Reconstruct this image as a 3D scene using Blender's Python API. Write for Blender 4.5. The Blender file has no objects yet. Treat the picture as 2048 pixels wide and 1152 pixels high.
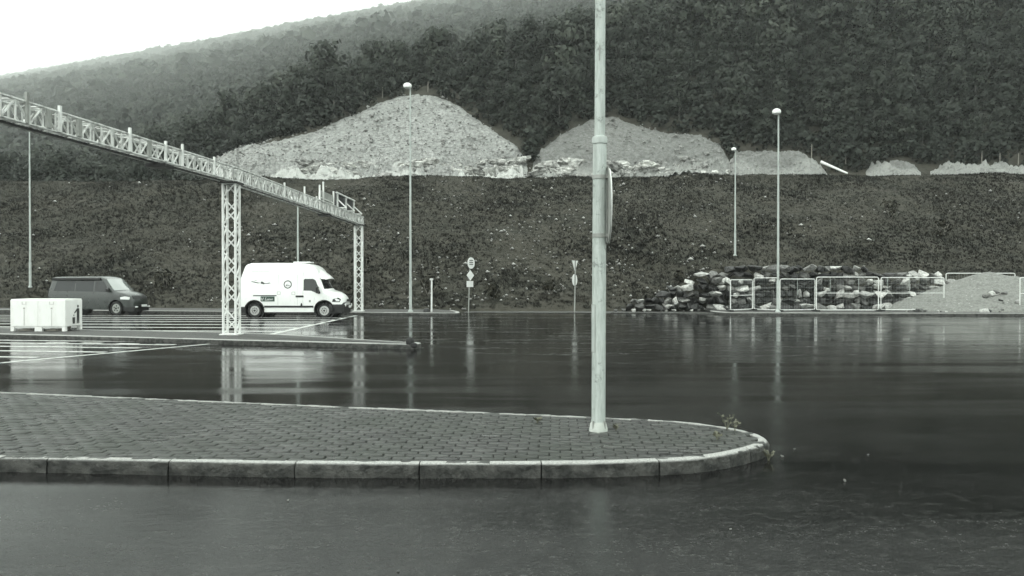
import bpy, bmesh, math, random
import numpy as np
from mathutils import Vector, Matrix
R = math.radians
random.seed(7); rng = np.random.default_rng(11)
sc = bpy.context.scene
COL = sc.collection
# ---------------------------------------------------------------- camera, world, sun, exposure
FPX, CAMZ, HY = 1607.0, 1.7, 562.0        # focal length in photo pixels, eye height, horizon row
cam = bpy.data.cameras.new('camera'); cam.sensor_width = 36; cam.lens = FPX/2048*36
cam.clip_start = 0.1; cam.clip_end = 12000
camo = bpy.data.objects.new('camera', cam); COL.objects.link(camo)
camo.location = (0, 0, CAMZ); camo.rotation_euler = (R(90)-math.atan((576-HY)/FPX), 0, 0)
sc.camera = camo
SUN_EL, SUN_AZ = R(48), R(-120)           # azimuth from +Y, negative = left of and behind the camera
w = bpy.data.worlds.new('World'); sc.world = w; w.use_nodes = True
nt = w.node_tree; nt.nodes.clear()
sky = nt.nodes.new('ShaderNodeTexSky'); sky.sky_type = 'NISHITA'; sky.sun_disc = False
sky.sun_elevation = SUN_EL; sky.sun_rotation = SUN_AZ; sky.air_density = 1.0; sky.dust_density = 4.0; sky.ozone_density = 1.0
hs = nt.nodes.new('ShaderNodeHueSaturation'); hs.inputs['Saturation'].default_value = 0.06; hs.inputs['Value'].default_value = 0.7
mx = nt.nodes.new('ShaderNodeMix'); mx.data_type = 'RGBA'; mx.inputs['Factor'].default_value = 0.82
mx.inputs['B'].default_value = (10.2, 11.0, 10.5, 1)   # even overcast cloud layer over the clear-sky model
bg = nt.nodes.new('ShaderNodeBackground'); bg.inputs['Strength'].default_value = 0.12
wo = nt.nodes.new('ShaderNodeOutputWorld')
nt.links.new(sky.outputs[0], hs.inputs['Color']); nt.links.new(hs.outputs[0], mx.inputs['A'])
nt.links.new(mx.outputs['Result'], bg.inputs[0]); nt.links.new(bg.outputs[0], wo.inputs[0])
sl = bpy.data.lights.new('sun', 'SUN'); sl.energy = 1.2; sl.angle = R(25); sl.color = (1, .97, .93)
so = bpy.data.objects.new('sun', sl); COL.objects.link(so)
so.rotation_euler = (R(90)-SUN_EL, 0, -SUN_AZ+R(180)); so.location = (0, 0, 60)
_d = Vector((math.sin(SUN_AZ)*math.cos(SUN_EL), math.cos(SUN_AZ)*math.cos(SUN_EL), math.sin(SUN_EL)))
so.rotation_euler = _d.to_track_quat('Z', 'Y').to_euler()
sc.view_settings.view_transform = 'Standard'; sc.view_settings.look = 'None'
sc.view_settings.exposure = 1.40; sc.view_settings.gamma = 1.0
sc.cycles.volume_bounces = 1; sc.cycles.max_bounces = 6; sc.cycles.diffuse_bounces = 3
sc.cycles.volume_max_steps = 64

# ---------------------------------------------------------------- helpers
def gx(px, d): return (px-1024)/FPX*d
def G(px, py, z=0.0):
    d = (CAMZ-z)*FPX/(py-HY); return Vector((gx(px, d), d, z))
def zat(py, d): return CAMZ+(HY-py)/FPX*d

class MB:
    def __init__(s): s.v = []; s.f = []; s.m = []
    def add(s, vs, fs, mi=0):
        b = len(s.v); s.v += [tuple(v) for v in vs]; s.f += [tuple(i+b for i in f) for f in fs]; s.m += [mi]*len(fs)
    def box(s, c, size, rot=None, mi=0):
        hx, hy, hz = [a/2 for a in size]; c = Vector(c)
        vs = [Vector((x, y, z)) for x in (-hx, hx) for y in (-hy, hy) for z in (-hz, hz)]
        if rot is not None: vs = [rot @ v for v in vs]
        s.add([v+c for v in vs], [(0,1,3,2),(4,6,7,5),(0,4,5,1),(2,3,7,6),(0,2,6,4),(1,5,7,3)], mi)
    def tube(s, p, q, r0, r1=None, seg=8, cap=True, mi=0):
        p = Vector(p); q = Vector(q); r1 = r0 if r1 is None else r1
        d = (q-p).normalized(); a = d.orthogonal().normalized(); b = d.cross(a)
        vs = []
        for c, r in ((p, r0), (q, r1)):
            for i in range(seg):
                t = 2*math.pi*i/seg; vs.append(c+a*(r*math.cos(t))+b*(r*math.sin(t)))
        fs = [(i, (i+1) % seg, seg+(i+1) % seg, seg+i) for i in range(seg)]
        if cap: fs += [tuple(range(seg))[::-1], tuple(range(seg, 2*seg))]
        s.add(vs, fs, mi)
    def lathe(s, prof, c=(0, 0, 0), seg=20, axis='Z', mi=0):
        c = Vector(c); vs = []
        for r, h in prof:
            for i in range(seg):
                t = 2*math.pi*i/seg; x, y = r*math.cos(t), r*math.sin(t)
                vs.append(c+(Vector((x, y, h)) if axis == 'Z' else Vector((x, h, y)) if axis == 'Y' else Vector((h, x, y))))
        n = len(prof)
        fs = [(k*seg+i, k*seg+(i+1) % seg, (k+1)*seg+(i+1) % seg, (k+1)*seg+i) for k in range(n-1) for i in range(seg)]
        fs += [tuple(range(seg))[::-1], tuple(range((n-1)*seg, n*seg))]
        s.add(vs, fs, mi)
    def prism(s, poly, p0, ax, ay, th, mi=0):     # polygon in a plane, given real thickness
        p0 = Vector(p0); ax = Vector(ax); ay = Vector(ay); n = ax.cross(ay).normalized()*th
        a = [p0+ax*x+ay*y for x, y in poly]; k = len(a)
        s.add(a+[v+n for v in a], [tuple(range(k))[::-1], tuple(range(k, 2*k))]+[(i, (i+1) % k, k+(i+1) % k, k+i) for i in range(k)], mi)
    def build(s, name, mats, parent=None, smooth=False, bevel=0):
        me = bpy.data.meshes.new(name); me.from_pydata(s.v, [], s.f)
        mats = mats if isinstance(mats, (list, tuple)) else [mats]
        for m in mats: me.materials.append(m)
        if len(mats) > 1: me.polygons.foreach_set('material_index', s.m)
        bm = bmesh.new(); bm.from_mesh(me); bmesh.ops.recalc_face_normals(bm, faces=bm.faces)
        bm.to_mesh(me); bm.free()
        if smooth:
            me.shade_smooth() if hasattr(me, 'shade_smooth') else None
            me.set_sharp_from_angle(angle=R(40))
        o = bpy.data.objects.new(name, me); COL.objects.link(o)
        if parent: o.parent = parent
        if bevel:
            b = o.modifiers.new('bevel', 'BEVEL'); b.width = bevel; b.segments = 2; b.limit_method = 'ANGLE'
        return o
def tag(o, label=None, cat=None, group=None, kind=None):
    if label: o['label'] = label
    if cat: o['category'] = cat
    if group: o['group'] = group
    if kind: o['kind'] = kind
    return o
def empty(name, loc, label, cat, group=None, rz=0):
    o = bpy.data.objects.new(name, None); COL.objects.link(o); o.location = loc; o.rotation_euler = (0, 0, rz)
    o.empty_display_size = .2
    return tag(o, label, cat, group)
def copy_tree(o, parent=None):
    c = o.copy(); COL.objects.link(c); c.parent = parent
    for ch in list(o.children): copy_tree(ch, c)
    return c
def npmesh(name, V, F, mat, col=None, smooth=False, nrm=None):   # V (n,3), F (m,k) arrays
    me = bpy.data.meshes.new(name); n, m, k = len(V), len(F), F.shape[1]
    me.vertices.add(n); me.vertices.foreach_set('co', np.ascontiguousarray(V, dtype=np.float32).ravel())
    me.loops.add(m*k); me.loops.foreach_set('vertex_index', np.ascontiguousarray(F, dtype=np.int32).ravel())
    me.polygons.add(m); me.polygons.foreach_set('loop_start', np.arange(0, m*k, k, dtype=np.int32))
    me.polygons.foreach_set('loop_total', np.full(m, k, dtype=np.int32))
    if smooth: me.polygons.foreach_set('use_smooth', np.ones(m, dtype=bool))
    if col is not None:
        a = me.attributes.new('tint', 'FLOAT', 'FACE'); a.data.foreach_set('value', np.asarray(col, dtype=np.float32))
    if nrm is not None:
        a = me.attributes.new('shade_normal', 'FLOAT_VECTOR', 'FACE'); a.data.foreach_set('vector', np.ascontiguousarray(nrm, dtype=np.float32).ravel())
    me.materials.append(mat); me.update(); me.validate()
    o = bpy.data.objects.new(name, me); COL.objects.link(o); return o
# lattice noise
_T = rng.random((256, 256))
def vn(x, y):
    xi = np.floor(x).astype(int); yi = np.floor(y).astype(int); fx = x-xi; fy = y-yi
    fx = fx*fx*(3-2*fx); fy = fy*fy*(3-2*fy); a = xi & 255; b = yi & 255; a1 = (a+1) & 255; b1 = (b+1) & 255
    return (_T[a, b]*(1-fx)+_T[a1, b]*fx)*(1-fy)+(_T[a, b1]*(1-fx)+_T[a1, b1]*fx)*fy
def fbm(x, y, o=4, g=.5):
    s = 0; a = 1; t = 0
    for i in range(o):
        s = s+a*(vn(x*2**i+17.3*i, y*2**i+5.1*i)-.5)*2; t += a; a *= g
    return s/t
def ss(a, b, x):
    t = np.clip((x-a)/(b-a), 0, 1); return t*t*(3-2*t)

# ---------------------------------------------------------------- materials
def mat(name, col=(.5, .5, .5), rough=.6, metal=0.0, spec=.5, coat=0.0):
    m = bpy.data.materials.new(name); m.use_nodes = True
    b = m.node_tree.nodes['Principled BSDF']
    b.inputs['Base Color'].default_value = (*col, 1); b.inputs['Roughness'].default_value = rough
    b.inputs['Metallic'].default_value = metal; b.inputs['Specular IOR Level'].default_value = spec
    b.inputs['Coat Weight'].default_value = coat; b.inputs['Coat Roughness'].default_value = .08
    return m
class N:
    def __init__(s, m): s.t = m.node_tree; s.b = s.t.nodes['Principled BSDF']; s.c = None
    def n(s, ty, **kw):
        o = s.t.nodes.new(ty)
        for k, v in kw.items():
            if k in o.inputs: o.inputs[k].default_value = v
            else: setattr(o, k, v)
        return o
    def l(s, a, b): s.t.links.new(a, b)
    def coord(s, scale=(1, 1, 1), kind='Object'):
        tc = s.n('ShaderNodeTexCoord'); mp = s.n('ShaderNodeMapping'); mp.inputs['Scale'].default_value = scale
        if kind == 'World':
            g = s.n('ShaderNodeNewGeometry'); s.l(g.outputs['Position'], mp.inputs[0])
        else: s.l(tc.outputs[kind], mp.inputs[0])
        return mp.outputs[0]
    def noise(s, vec, scale, detail=4, rough=.55, dist=0):
        o = s.n('ShaderNodeTexNoise', Scale=scale, Detail=detail, Roughness=rough, Distortion=dist); s.l(vec, o.inputs['Vector']); return o.outputs['Fac']
    def vor(s, vec, scale, out='Distance', feature='F1'):
        o = s.n('ShaderNodeTexVoronoi', Scale=scale); o.feature = feature; s.l(vec, o.inputs['Vector']); return o.outputs[out]
    def ramp(s, fac, stops):
        o = s.n('ShaderNodeValToRGB'); e = o.color_ramp.elements
        while len(e) < len(stops): e.new(.5)
        for el, (p, c) in zip(e, stops):
            el.position = p; el.color = (*c, 1) if isinstance(c, (tuple, list)) else (c, c, c, 1)
        s.l(fac, o.inputs[0]); return o.outputs[0]
    def mix(s, f, a, b, blend='MIX'):
        o = s.n('ShaderNodeMix', data_type='RGBA', blend_type=blend)
        for k, v in (('Factor', f), ('A', a), ('B', b)):
            i = [q for q in o.inputs if q.name == k and (q.type == 'RGBA' if k != 'Factor' else q.type == 'VALUE')][0]
            if hasattr(v, 'is_output'): s.l(v, i)
            else: i.default_value = v if k == 'Factor' else (*v, 1)
        return [q for q in o.outputs if q.type == 'RGBA'][0]
    def bump(s, h, strength=.5, dist=.05, prev=None):
        o = s.n('ShaderNodeBump', Strength=strength, Distance=dist); s.l(h, o.inputs['Height'])
        if prev is not None: s.l(prev, o.inputs['Normal'])
        return o.outputs[0]
    def math(s, op, a, b=0):
        o = s.n('ShaderNodeMath', operation=op)
        for i, v in enumerate((a, b)):
            if hasattr(v, 'is_output'): s.l(v, o.inputs[i])
            else: o.inputs[i].default_value = v
        return o.outputs[0]
M = {}
def soft_normal(n, amt):      # foliage shaded by the form of the clump it belongs to
    at = n.n('ShaderNodeAttribute', attribute_name='shade_normal'); vt = n.n('ShaderNodeVectorTransform', vector_type='NORMAL', convert_from='OBJECT', convert_to='WORLD'); n.l(at.outputs['Vector'], vt.inputs[0])
    g = n.n('ShaderNodeNewGeometry'); mx = n.n('ShaderNodeMix', data_type='VECTOR'); mx.inputs['Factor'].default_value = amt
    v = [i for i in mx.inputs if i.type == 'VECTOR']; n.l(g.outputs['Normal'], v[-2]); n.l(vt.outputs[0], v[-1]); nz = n.n('ShaderNodeVectorMath', operation='NORMALIZE')
    n.l([o for o in mx.outputs if o.type == 'VECTOR'][0], nz.inputs[0]); n.l(nz.outputs[0], n.b.inputs['Normal'])
# wet asphalt: matt film with smoother pooled bands of water
m = M['asphalt'] = mat('wet asphalt', (.03, .03, .03), .3); n = N(m)
c = n.coord((1, 1, 1), 'World'); cs = n.coord((.10, .75, 1), 'World')
pool = n.noise(cs, 1.0, 6, .6); big = n.noise(c, .35, 5, .6); grit = n.noise(c, 70, 3, .7); grit2 = n.vor(c, 55)
fine = n.noise(n.coord((1, 1.6, 1), 'World'), 7, 7, .75)
geo0 = n.n('ShaderNodeNewGeometry'); sp0 = n.n('ShaderNodeSeparateXYZ'); n.l(geo0.outputs['Position'], sp0.inputs[0])
msk = n.ramp(n.math('ADD', n.math('MULTIPLY', sp0.outputs[1], .1), n.math('MULTIPLY', big, .35)), [(.72, 1.), (.92, .10)])   # grit ramped by distance from the camera: the film of water is broken by the aggregate
rim_ = n.ramp(n.noise(n.coord((.22, 1.15, 1), 'World'), .8, 6, .65), [(.560, 0.), (.568, 1.), (.578, 1.), (.590, 0.)])   # drying rims of the shallow puddles
rim_ = n.math('MULTIPLY', rim_, n.ramp(n.math('MULTIPLY', sp0.outputs[1], .03), [(.36, .0), (.62, .75)]))
rg = n.ramp(n.math('ADD', n.math('MULTIPLY', big, .45), n.math('MULTIPLY', pool, .55)), [(.42, .05), (.54, .11), (.66, .22)])
spk = n.math('MULTIPLY', n.math('MULTIPLY', msk, n.ramp(n.noise(c, 1.7, 4, .7), [(.38, .22), (.64, .85)])), n.ramp(n.noise(n.coord((1, 1.25, 1), 'World'), 26, 4, .7), [(.52, 0.), (.62, 1.)]))   # aggregate standing proud of the water
n.l(n.math('ADD', n.math('ADD', rg, n.math('MULTIPLY', msk, n.ramp(fine, [(.50, 0.), (.64, .16)]))), n.math('ADD', n.math('MULTIPLY', spk, .26), n.math('MULTIPLY', rim_, .30))), n.b.inputs['Roughness'])
cc = n.mix(n.ramp(n.noise(c, .9, 7, .7), [(.4, 0.), (.62, 1.)]), (.002, .002, .002), (.009, .009, .0088))
cc = n.mix(n.math('MULTIPLY', n.math('ADD', msk, .25), n.ramp(fine, [(.5, 0.), (.72, .8)])), cc, (.035, .035, .033)); cc = n.mix(n.math('MULTIPLY', spk, .8), cc, (.045, .046, .044)); cc = n.mix(n.math('MULTIPLY', rim_, .6), cc, (.06, .06, .058))
cc = n.mix(n.ramp(grit2, [(.0, 1.), (.28, 0.)]), cc, n.mix(n.ramp(grit, [(.5, 0.), (.75, 1.)]), cc, (.34, .35, .33)))
n.l(cc, n.b.inputs['Base Color'])
b0 = n.n('ShaderNodeBump', Distance=.016); n.l(n.math('MULTIPLY', msk, .16), b0.inputs['Strength']); n.l(fine, b0.inputs['Height']); n.l(n.bump(n.noise(cs, 1.3, 3), .15, .02), b0.inputs['Normal']); b1 = b0.outputs[0]
geo = n.n('ShaderNodeNewGeometry'); sp = n.n('ShaderNodeSeparateXYZ'); n.l(geo.outputs['Position'], sp.inputs[0])
dry = n.ramp(n.math('ADD', n.math('MULTIPLY', sp.outputs[1], .1), n.math('MULTIPLY', n.noise(c, .8, 4), .35)), [(.60, .10), (.82, 0.)])   # coarser grit, ramped in by nearness to the camera
gs = n.math('ADD', n.ramp(pool, [(.42, .03), (.6, .16)]), dry)
bn = n.n('ShaderNodeBump', Distance=.007); n.l(gs, bn.inputs['Strength']); n.l(grit, bn.inputs['Height']); n.l(b1, bn.inputs['Normal'])
n.l(bn.outputs[0], n.b.inputs['Normal']); n.b.inputs['IOR'].default_value = 1.34
# granite kerb
m = M['granite'] = mat('granite', (.4, .4, .39), .6); n = N(m); c = n.coord((1, 1, 1), 'World')
g1 = n.noise(c, 60, 4, .7); g2 = n.noise(c, 9, 4)
geo = n.n('ShaderNodeNewGeometry'); sp = n.n('ShaderNodeSeparateXYZ'); n.l(geo.outputs['Position'], sp.inputs[0])
base = n.mix(n.ramp(g1, [(.35, 0.), (.65, 1.)]), (.26, .26, .25), (.50, .50, .48))
base = n.mix(n.ramp(sp.outputs[2], [(.112, 0.), (.124, 1.)]), n.mix(n.ramp(g2, [(.38, 0.), (.62, 1.)]), (.014, .015, .013), (.066, .066, .06)), base)  # darker mottled tone on the riser, pale tone on the top
n.l(base, n.b.inputs['Base Color']); n.l(n.bump(n.noise(c, 22, 5, .7), 1, .035), n.b.inputs['Normal'])
# paving blocks
m = M['paver'] = mat('paving block', (.12, .12, .12), .42); n = N(m); c = n.coord((1, 1, 1), 'World')
at = n.n('ShaderNodeAttribute', attribute_name='tint')
base = n.mix(at.outputs['Fac'], (.015, .015, .014), (.046, .047, .044)); base = n.mix(n.ramp(n.noise(c, 1.1, 4), [(.38, 0.), (.66, .8)]), base, (.020, .024, .018))
n.l(base, n.b.inputs['Base Color']); n.l(n.ramp(n.noise(c, 2.2, 4), [(.35, .26), (.65, .55)]), n.b.inputs['Roughness'])
n.l(n.bump(n.noise(c, 90, 3, .7), .35, .006), n.b.inputs['Normal'])
M['joint'] = mat('wet joint sand', (.007, .007, .006), .6)
# painted marking
m = M['marking'] = mat('road paint', (.6, .6, .58), .3); n = N(m); c = n.coord((1, 1, 1), 'World')
n.l(n.mix(n.ramp(n.noise(c, 7, 6, .7), [(.36, 0.), (.5, 1.)]), (.12, .12, .12), (.72, .73, .70)), n.b.inputs['Base Color'])
# gravel verge / path
m = M['gravel'] = mat('wet gravel', (.2, .2, .2), .6); n = N(m); c = n.coord((1, 1, 1), 'World')
n.l(n.mix(n.ramp(n.noise(c, 14, 5, .7), [(.35, 0.), (.65, 1.)]), (.022, .022, .02), (.07, .07, .065)), n.b.inputs['Base Color'])
n.l(n.bump(n.noise(c, 20, 4, .7), .8, .04), n.b.inputs['Normal'])
# terrain: rough grass below the crest, dark woodland floor above
m = M['terrain'] = mat('rough grass bank', (.05, .055, .04), .9, spec=.2); n = N(m); c = n.coord((1, 1, 1), 'World'); c2 = n.coord((.5, .5, 1.2), 'World')
base = n.mix(n.ramp(n.noise(c2, .35, 5, .6), [(.4, 0.), (.6, 1.)]), (.017, .018, .013), (.036, .034, .026))
base = n.mix(n.ramp(n.noise(c, 1.1, 6, .7), [(.35, 0.), (.7, 1.)]), base, (.060, .057, .046))
base = n.mix(n.ramp(n.noise(c2, .6, 5, .75), [(.3, .8), (.44, 0.)]), base, (.026, .027, .02))
n.l(base, n.b.inputs['Base Color']); n.l(n.bump(n.noise(c, 3, 6, .7), .8, .15), n.b.inputs['Normal'])
m = M['grass'] = mat('grass tufts', (.06, .07, .04), .8, spec=.2); n = N(m)
at = n.n('ShaderNodeAttribute', attribute_name='tint')
n.l(n.ramp(at.outputs['Fac'], [(0., (.013, .014, .010)), (.5, (.024, .024, .018)), (1., (.052, .048, .037))]), n.b.inputs['Base Color']); soft_normal(n, .8)
# crushed rock
m = M['scree'] = mat('crushed rock', (.4, .4, .4), .8); n = N(m); c = n.coord((1, 1, 1), 'World')
geo = n.n('ShaderNodeNewGeometry'); sp = n.n('ShaderNodeSeparateXYZ'); n.l(geo.outputs['Position'], sp.inputs[0])
hgt = n.ramp(n.math('ADD', n.math('MULTIPLY', sp.outputs[2], .05), n.math('MULTIPLY', n.noise(c, .12, 4), .5)), [(.96, 1.), (1.28, 0.)])
base = n.mix(n.ramp(n.noise(c, 2.6, 6, .75), [(.38, 0.), (.6, 1.)]), (.16, .163, .152), (.52, .525, .51))
base = n.mix(n.ramp(n.noise(c, .5, 5, .6), [(.35, 0.), (.7, .7)]), base, (.29, .30, .285))
base = n.mix(n.math('MULTIPLY', hgt, .9), base, (.72, .73, .70))
base = n.mix(n.ramp(n.noise(n.coord((.5, .5, 1.6), 'World'), 1.0, 6, .75), [(.33, .8), (.45, 0.)]), base, (.055, .055, .05))
base = n.mix(n.ramp(n.vor(c, 1.9), [(.10, 1.), (.22, 0.)]), base, (.34, .34, .325))
xr = n.ramp(n.math('MULTIPLY', n.math('ADD', sp.outputs[0], 20), .02), [(.40, 0.), (.50, 1.)])   # greyer rock in the right-hand scars
base = n.mix(n.math('MULTIPLY', xr, .55), base, n.mix(n.noise(c, 3, 5), (.05, .052, .047), (.22, .225, .21)))
n.l(base, n.b.inputs['Base Color']); n.l(n.bump(n.noise(c, 2.2, 6, .8), 1, .5), n.b.inputs['Normal'])
def rock(name, a, b, rough=.55, sc_=5):
    m = mat(name, a, rough); n = N(m); c = n.coord((1, 1, 1)); oi = n.n('ShaderNodeObjectInfo')
    base = n.mix(n.ramp(n.noise(c, sc_, 6, .7), [(.35, 0.), (.65, 1.)]), a, b)
    hsv = n.n('ShaderNodeHueSaturation'); n.l(base, hsv.inputs['Color']); mr = n.n('ShaderNodeMapRange'); mr.inputs[3].default_value = .6; mr.inputs[4].default_value = 1.3
    n.l(oi.outputs['Random'], mr.inputs[0]); n.l(mr.outputs[0], hsv.inputs['Value']); n.l(hsv.outputs[0], n.b.inputs['Base Color'])
    n.l(n.bump(n.noise(c, sc_*2, 6, .7), .9, .06), n.b.inputs['Normal']); return m
M['rock_pale'] = rock('pale rock', (.20, .20, .19), (.62, .62, .59))
M['rock_mid'] = rock('grey rock', (.03, .03, .028), (.16, .16, .15))
M['rock_dark'] = rock('dark rock', (.004, .004, .004), (.018, .018, .017), .4)
M['outcrop'] = rock('blasted bedrock', (.03, .03, .026), (.60, .60, .57), .7, 1.6)
def paint(name, col, rough=.35, dirt=(.2, .2, .19), amt=.35, coat=0, metal=0):
    m = mat(name, col, rough, metal, coat=coat); n = N(m); c = n.coord((1, 1, .35))
    n.l(n.mix(n.ramp(n.noise(c, 6, 5, .65), [(.45, 0.), (.75, amt)]), col, dirt), n.b.inputs['Base Color'])
    n.l(n.ramp(n.noise(c, 9, 3), [(.3, rough*.8), (.7, min(1, rough*1.4))]), n.b.inputs['Roughness']); return m
M['galv'] = paint('galvanised steel', (.43, .465, .445), .5, (.22, .25, .23), .7)
M['white_steel'] = paint('white coated steel', (.72, .73, .71), .5, (.34, .34, .31), .5)
M['grey_steel'] = paint('weathered grey steel', (.30, .31, .29), .5, (.12, .12, .11), .7)
M['sign_dark'] = mat('dark panel', (.03, .032, .032), .5)
M['sign_white'] = paint('white sign sheet', (.72, .73, .71), .4, (.5, .5, .48), .3)
M['black'] = mat('black plastic', (.012, .012, .012), .5)
M['rubber'] = mat('rubber', (.013, .013, .013), .8)
M['lamp_glass'] = mat('opal lamp glass', (.85, .86, .84), .25)
M['van_white'] = paint('white car paint', (.80, .81, .79), .3, (.62, .62, .6), .2, coat=.6)
M['van_dark'] = paint('dark green grey car paint', (.018, .023, .020), .3, (.014, .017, .014), .3, coat=.8)
M['glass'] = mat('dark car glass', (.010, .011, .011), .05, spec=.6)
M['rim'] = mat('wheel rim', (.42, .42, .41), .35, .6)
M['lens'] = mat('clear lamp lens', (.75, .76, .75), .1)
M['ink'] = mat('dark print', (.03, .032, .03), .5)
M['green_ink'] = mat('dark green print', (.03, .06, .045), .5)
M['bin_white'] = paint('white plastic', (.78, .78, .76), .5, (.5, .48, .44), .3)
M['timber'] = paint('grey timber', (.2, .19, .165), .8, (.08, .075, .07), .8)
m = M['leaf'] = mat('birch foliage', (.05, .06, .04), .7, spec=.25); n = N(m)
at = n.n('ShaderNodeAttribute', attribute_name='tint'); oi = n.n('ShaderNodeObjectInfo')
fac = n.math('ADD', at.outputs['Fac'], n.math('MULTIPLY', n.math('SUBTRACT', oi.outputs['Random'], .5), .35))
n.l(n.ramp(fac, [(0., (.008, .012, .008)), (.5, (.018, .023, .017)), (1., (.046, .054, .040))]), n.b.inputs['Base Color'])
soft_normal(n, .75)
m = M['bark'] = mat('birch bark', (.2, .2, .19), .8); n = N(m); c = n.coord((1, 1, 3))
n.l(n.mix(n.ramp(n.noise(c, 3, 4), [(.45, 0.), (.55, 1.)]), (.02, .02, .018), (.10, .10, .09)), n.b.inputs['Base Color'])

# ---------------------------------------------------------------- setting: ground, terrain
def poly_sheet(pts, z, name, mt):
    me = MB(); me.add([(x, y, z) for x, y in pts], [tuple(range(len(pts)))]); o = me.build(name, mt)
    return tag(o, kind='structure')
poly_sheet([(-3400, -1500), (3400, -1500), (3400, 4400), (-3400, 4400)], 0, 'ground', M['asphalt'])

def hill(x, y):                                    # height of the whole bank, bench and mountainside
    x = np.asarray(x, float); y = np.asarray(y, float)
    toe = 44.2+2.6*ss(-4, -26, x); crest = 74.0
    top = 11.35-.45*ss(0, -40, x)+.25*fbm(x*.08, y*.05+3, 3)
    t = (y-toe)/(crest-toe)
    bank = top*(np.clip(t, 0, 1)**1.06)
    bank = np.minimum(bank, top)
    rough = .28*fbm(x*.35, y*.35, 4)+.5*fbm(x*.11+9, y*.14, 3)
    bank = bank+rough*ss(0, .12, t)*(1-.7*ss(.97, 1.06, t))
    # fill held back by the boulder wall
    sh = 2.45*ss(6.0, 12.5, x)*(1-ss(19, 27, x))
    bank = np.maximum(bank, np.minimum(sh, np.clip((y-45.0)*1.3, -1, 9)))
    a = np.clip(y-88, 0, None)
    E = .345+.175*(np.clip(x/np.maximum(y, 60), -.8, .8)+.1)            # slope fanned about the camera, fitted to the image skyline; steepens to the right
    p = .75*a; q = (E+.008)*y-9.3-9*ss(-.1, -.55, x/np.maximum(y, 60))-22*(1-np.exp(-np.clip(y-108, 0, None)/120))-top; k_ = 1.2
    h_ = np.clip(.5+.5*(q-p)/k_, 0, 1); up = q*(1-h_)+p*h_-k_*h_*(1-h_); up = np.where(y < 88, 0, np.maximum(up, 0))
    up = up+ss(100, 170, y)*(2.2*fbm(x*.03, y*.03, 4)+3*fbm(x*.012+4, y*.012, 3)*ss(150, 400, y)+16*fbm(x*.003+4, y*.003, 3)*ss(500, 2000, y))
    return np.where(t < -.02, -.12, bank)+up-0.06*(t < .02)
xs = np.unique(np.concatenate([-np.geomspace(3300, 80, 90), np.linspace(-80, 80, 330), np.geomspace(80, 3300, 90)]))
ys = np.unique(np.concatenate([np.linspace(43.2, 78, 150), np.linspace(78, 125, 70), np.linspace(125, 400, 60), np.linspace(400, 4300, 110)]))
X, Y = np.meshgrid(xs, ys); Z = hill(X, Y); nx, ny = len(xs), len(ys)
V = np.stack([X.ravel(), Y.ravel(), Z.ravel()], 1)
ii = np.arange(nx*ny).reshape(ny, nx)
F = np.stack([ii[:-1, :-1].ravel(), ii[:-1, 1:].ravel(), ii[1:, 1:].ravel(), ii[1:, :-1].ravel()], 1)
tag(npmesh('hillside', V, F, M['terrain'], smooth=True), kind='structure')

# scree scars cut in the hillside
SCREES = [[(418,330),(450,308),(480,300),(560,282),(640,258),(685,236),(712,228),(722,225),(760,205),(800,192),(835,186),(855,188),(880,195),(920,212),(960,240),(1000,270),(1035,293),(1056,330)],
          [(1064,330),(1085,300),(1120,270),(1180,240),(1225,232),(1270,248),(1330,265),(1400,270),(1440,290),(1462,330)],
          [(1455,330),(1470,306),(1540,301),(1600,306),(1625,322),(1655,350)],
          [(1730,345),(1755,326),(1775,328),(1795,319),(1820,327),(1842,345)],
          [(1858,345),(1890,331),(2000,334),(2120,340),(2200,350)]]
YG = np.linspace(88.0, 175, 700)
def ray_y(px, py):                                 # where the line of sight to a scar's rim meets the hillside
    yy = YG; zz = hill(gx(px, yy), yy); e = (zz-CAMZ)/yy
    k = np.argmax(e >= (HY-py)/FPX); return yy[k] if e[k] >= (HY-py)/FPX else 175
rims = []
for si, rim in enumerate(SCREES):
    pxs = np.arange(rim[0][0], rim[-1][0]+1, 2.0); rp = np.array(rim, float)
    py = np.interp(pxs, rp[:, 0], rp[:, 1])+4.0*fbm(pxs*.09, pxs*0+si, 5, .65)
    yt = np.array([ray_y(a, b) for a, b in zip(pxs, py)])
    for _ in range(2): yt = np.array([yt[max(0, i-9):i+10].min() if yt[i] > yt[max(0, i-9):i+10].min()+4 else yt[i] for i in range(len(yt))])
    yt = np.minimum(yt, 140); rims.append((pxs, yt))
    nr = 90; T = np.linspace(0, 1, nr)[:, None]
    y0 = 84.5; YY = y0+(yt[None, :]-y0)*T; XX = gx(pxs[None, :], YY)
    base = hill(XX, YY); edge = np.minimum(1, np.minimum((1-T)*10, np.minimum(pxs-pxs[0], pxs[-1]-pxs)[None, :]/14))
    rk = ss(97, 90, YY)
    nz = .38*np.abs(fbm(XX*1.1, YY*1.2, 5, .6))*(1+3*rk)+.25*np.clip(fbm(XX*.5+30, YY*.16, 3), 0, 1)+.35*fbm(XX*.25, YY*.3+7, 3)+ rk*2.4*np.clip(fbm(XX*.22+3, YY*.5, 4, .65)+.1, 0, 1)
    ZZ = base+(-.05+.3*edge)+nz*edge
    V = np.stack([XX.ravel(), YY.ravel(), ZZ.ravel()], 1); nx = len(pxs); ii = np.arange(nx*nr).reshape(nr, nx)
    F = np.stack([ii[:-1, :-1].ravel(), ii[:-1, 1:].ravel(), ii[1:, 1:].ravel(), ii[1:, :-1].ravel()], 1)
    tag(npmesh('scree_slope', V, F, M['scree']), kind='structure')
def on_scree(x, y, margin=1.2):
    px = 1024+x/y*FPX
    for pxs, yt in rims:
        if pxs[0]-8 < px < pxs[-1]+8 and y < np.interp(px, pxs, yt)+margin: return True
    return False

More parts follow.
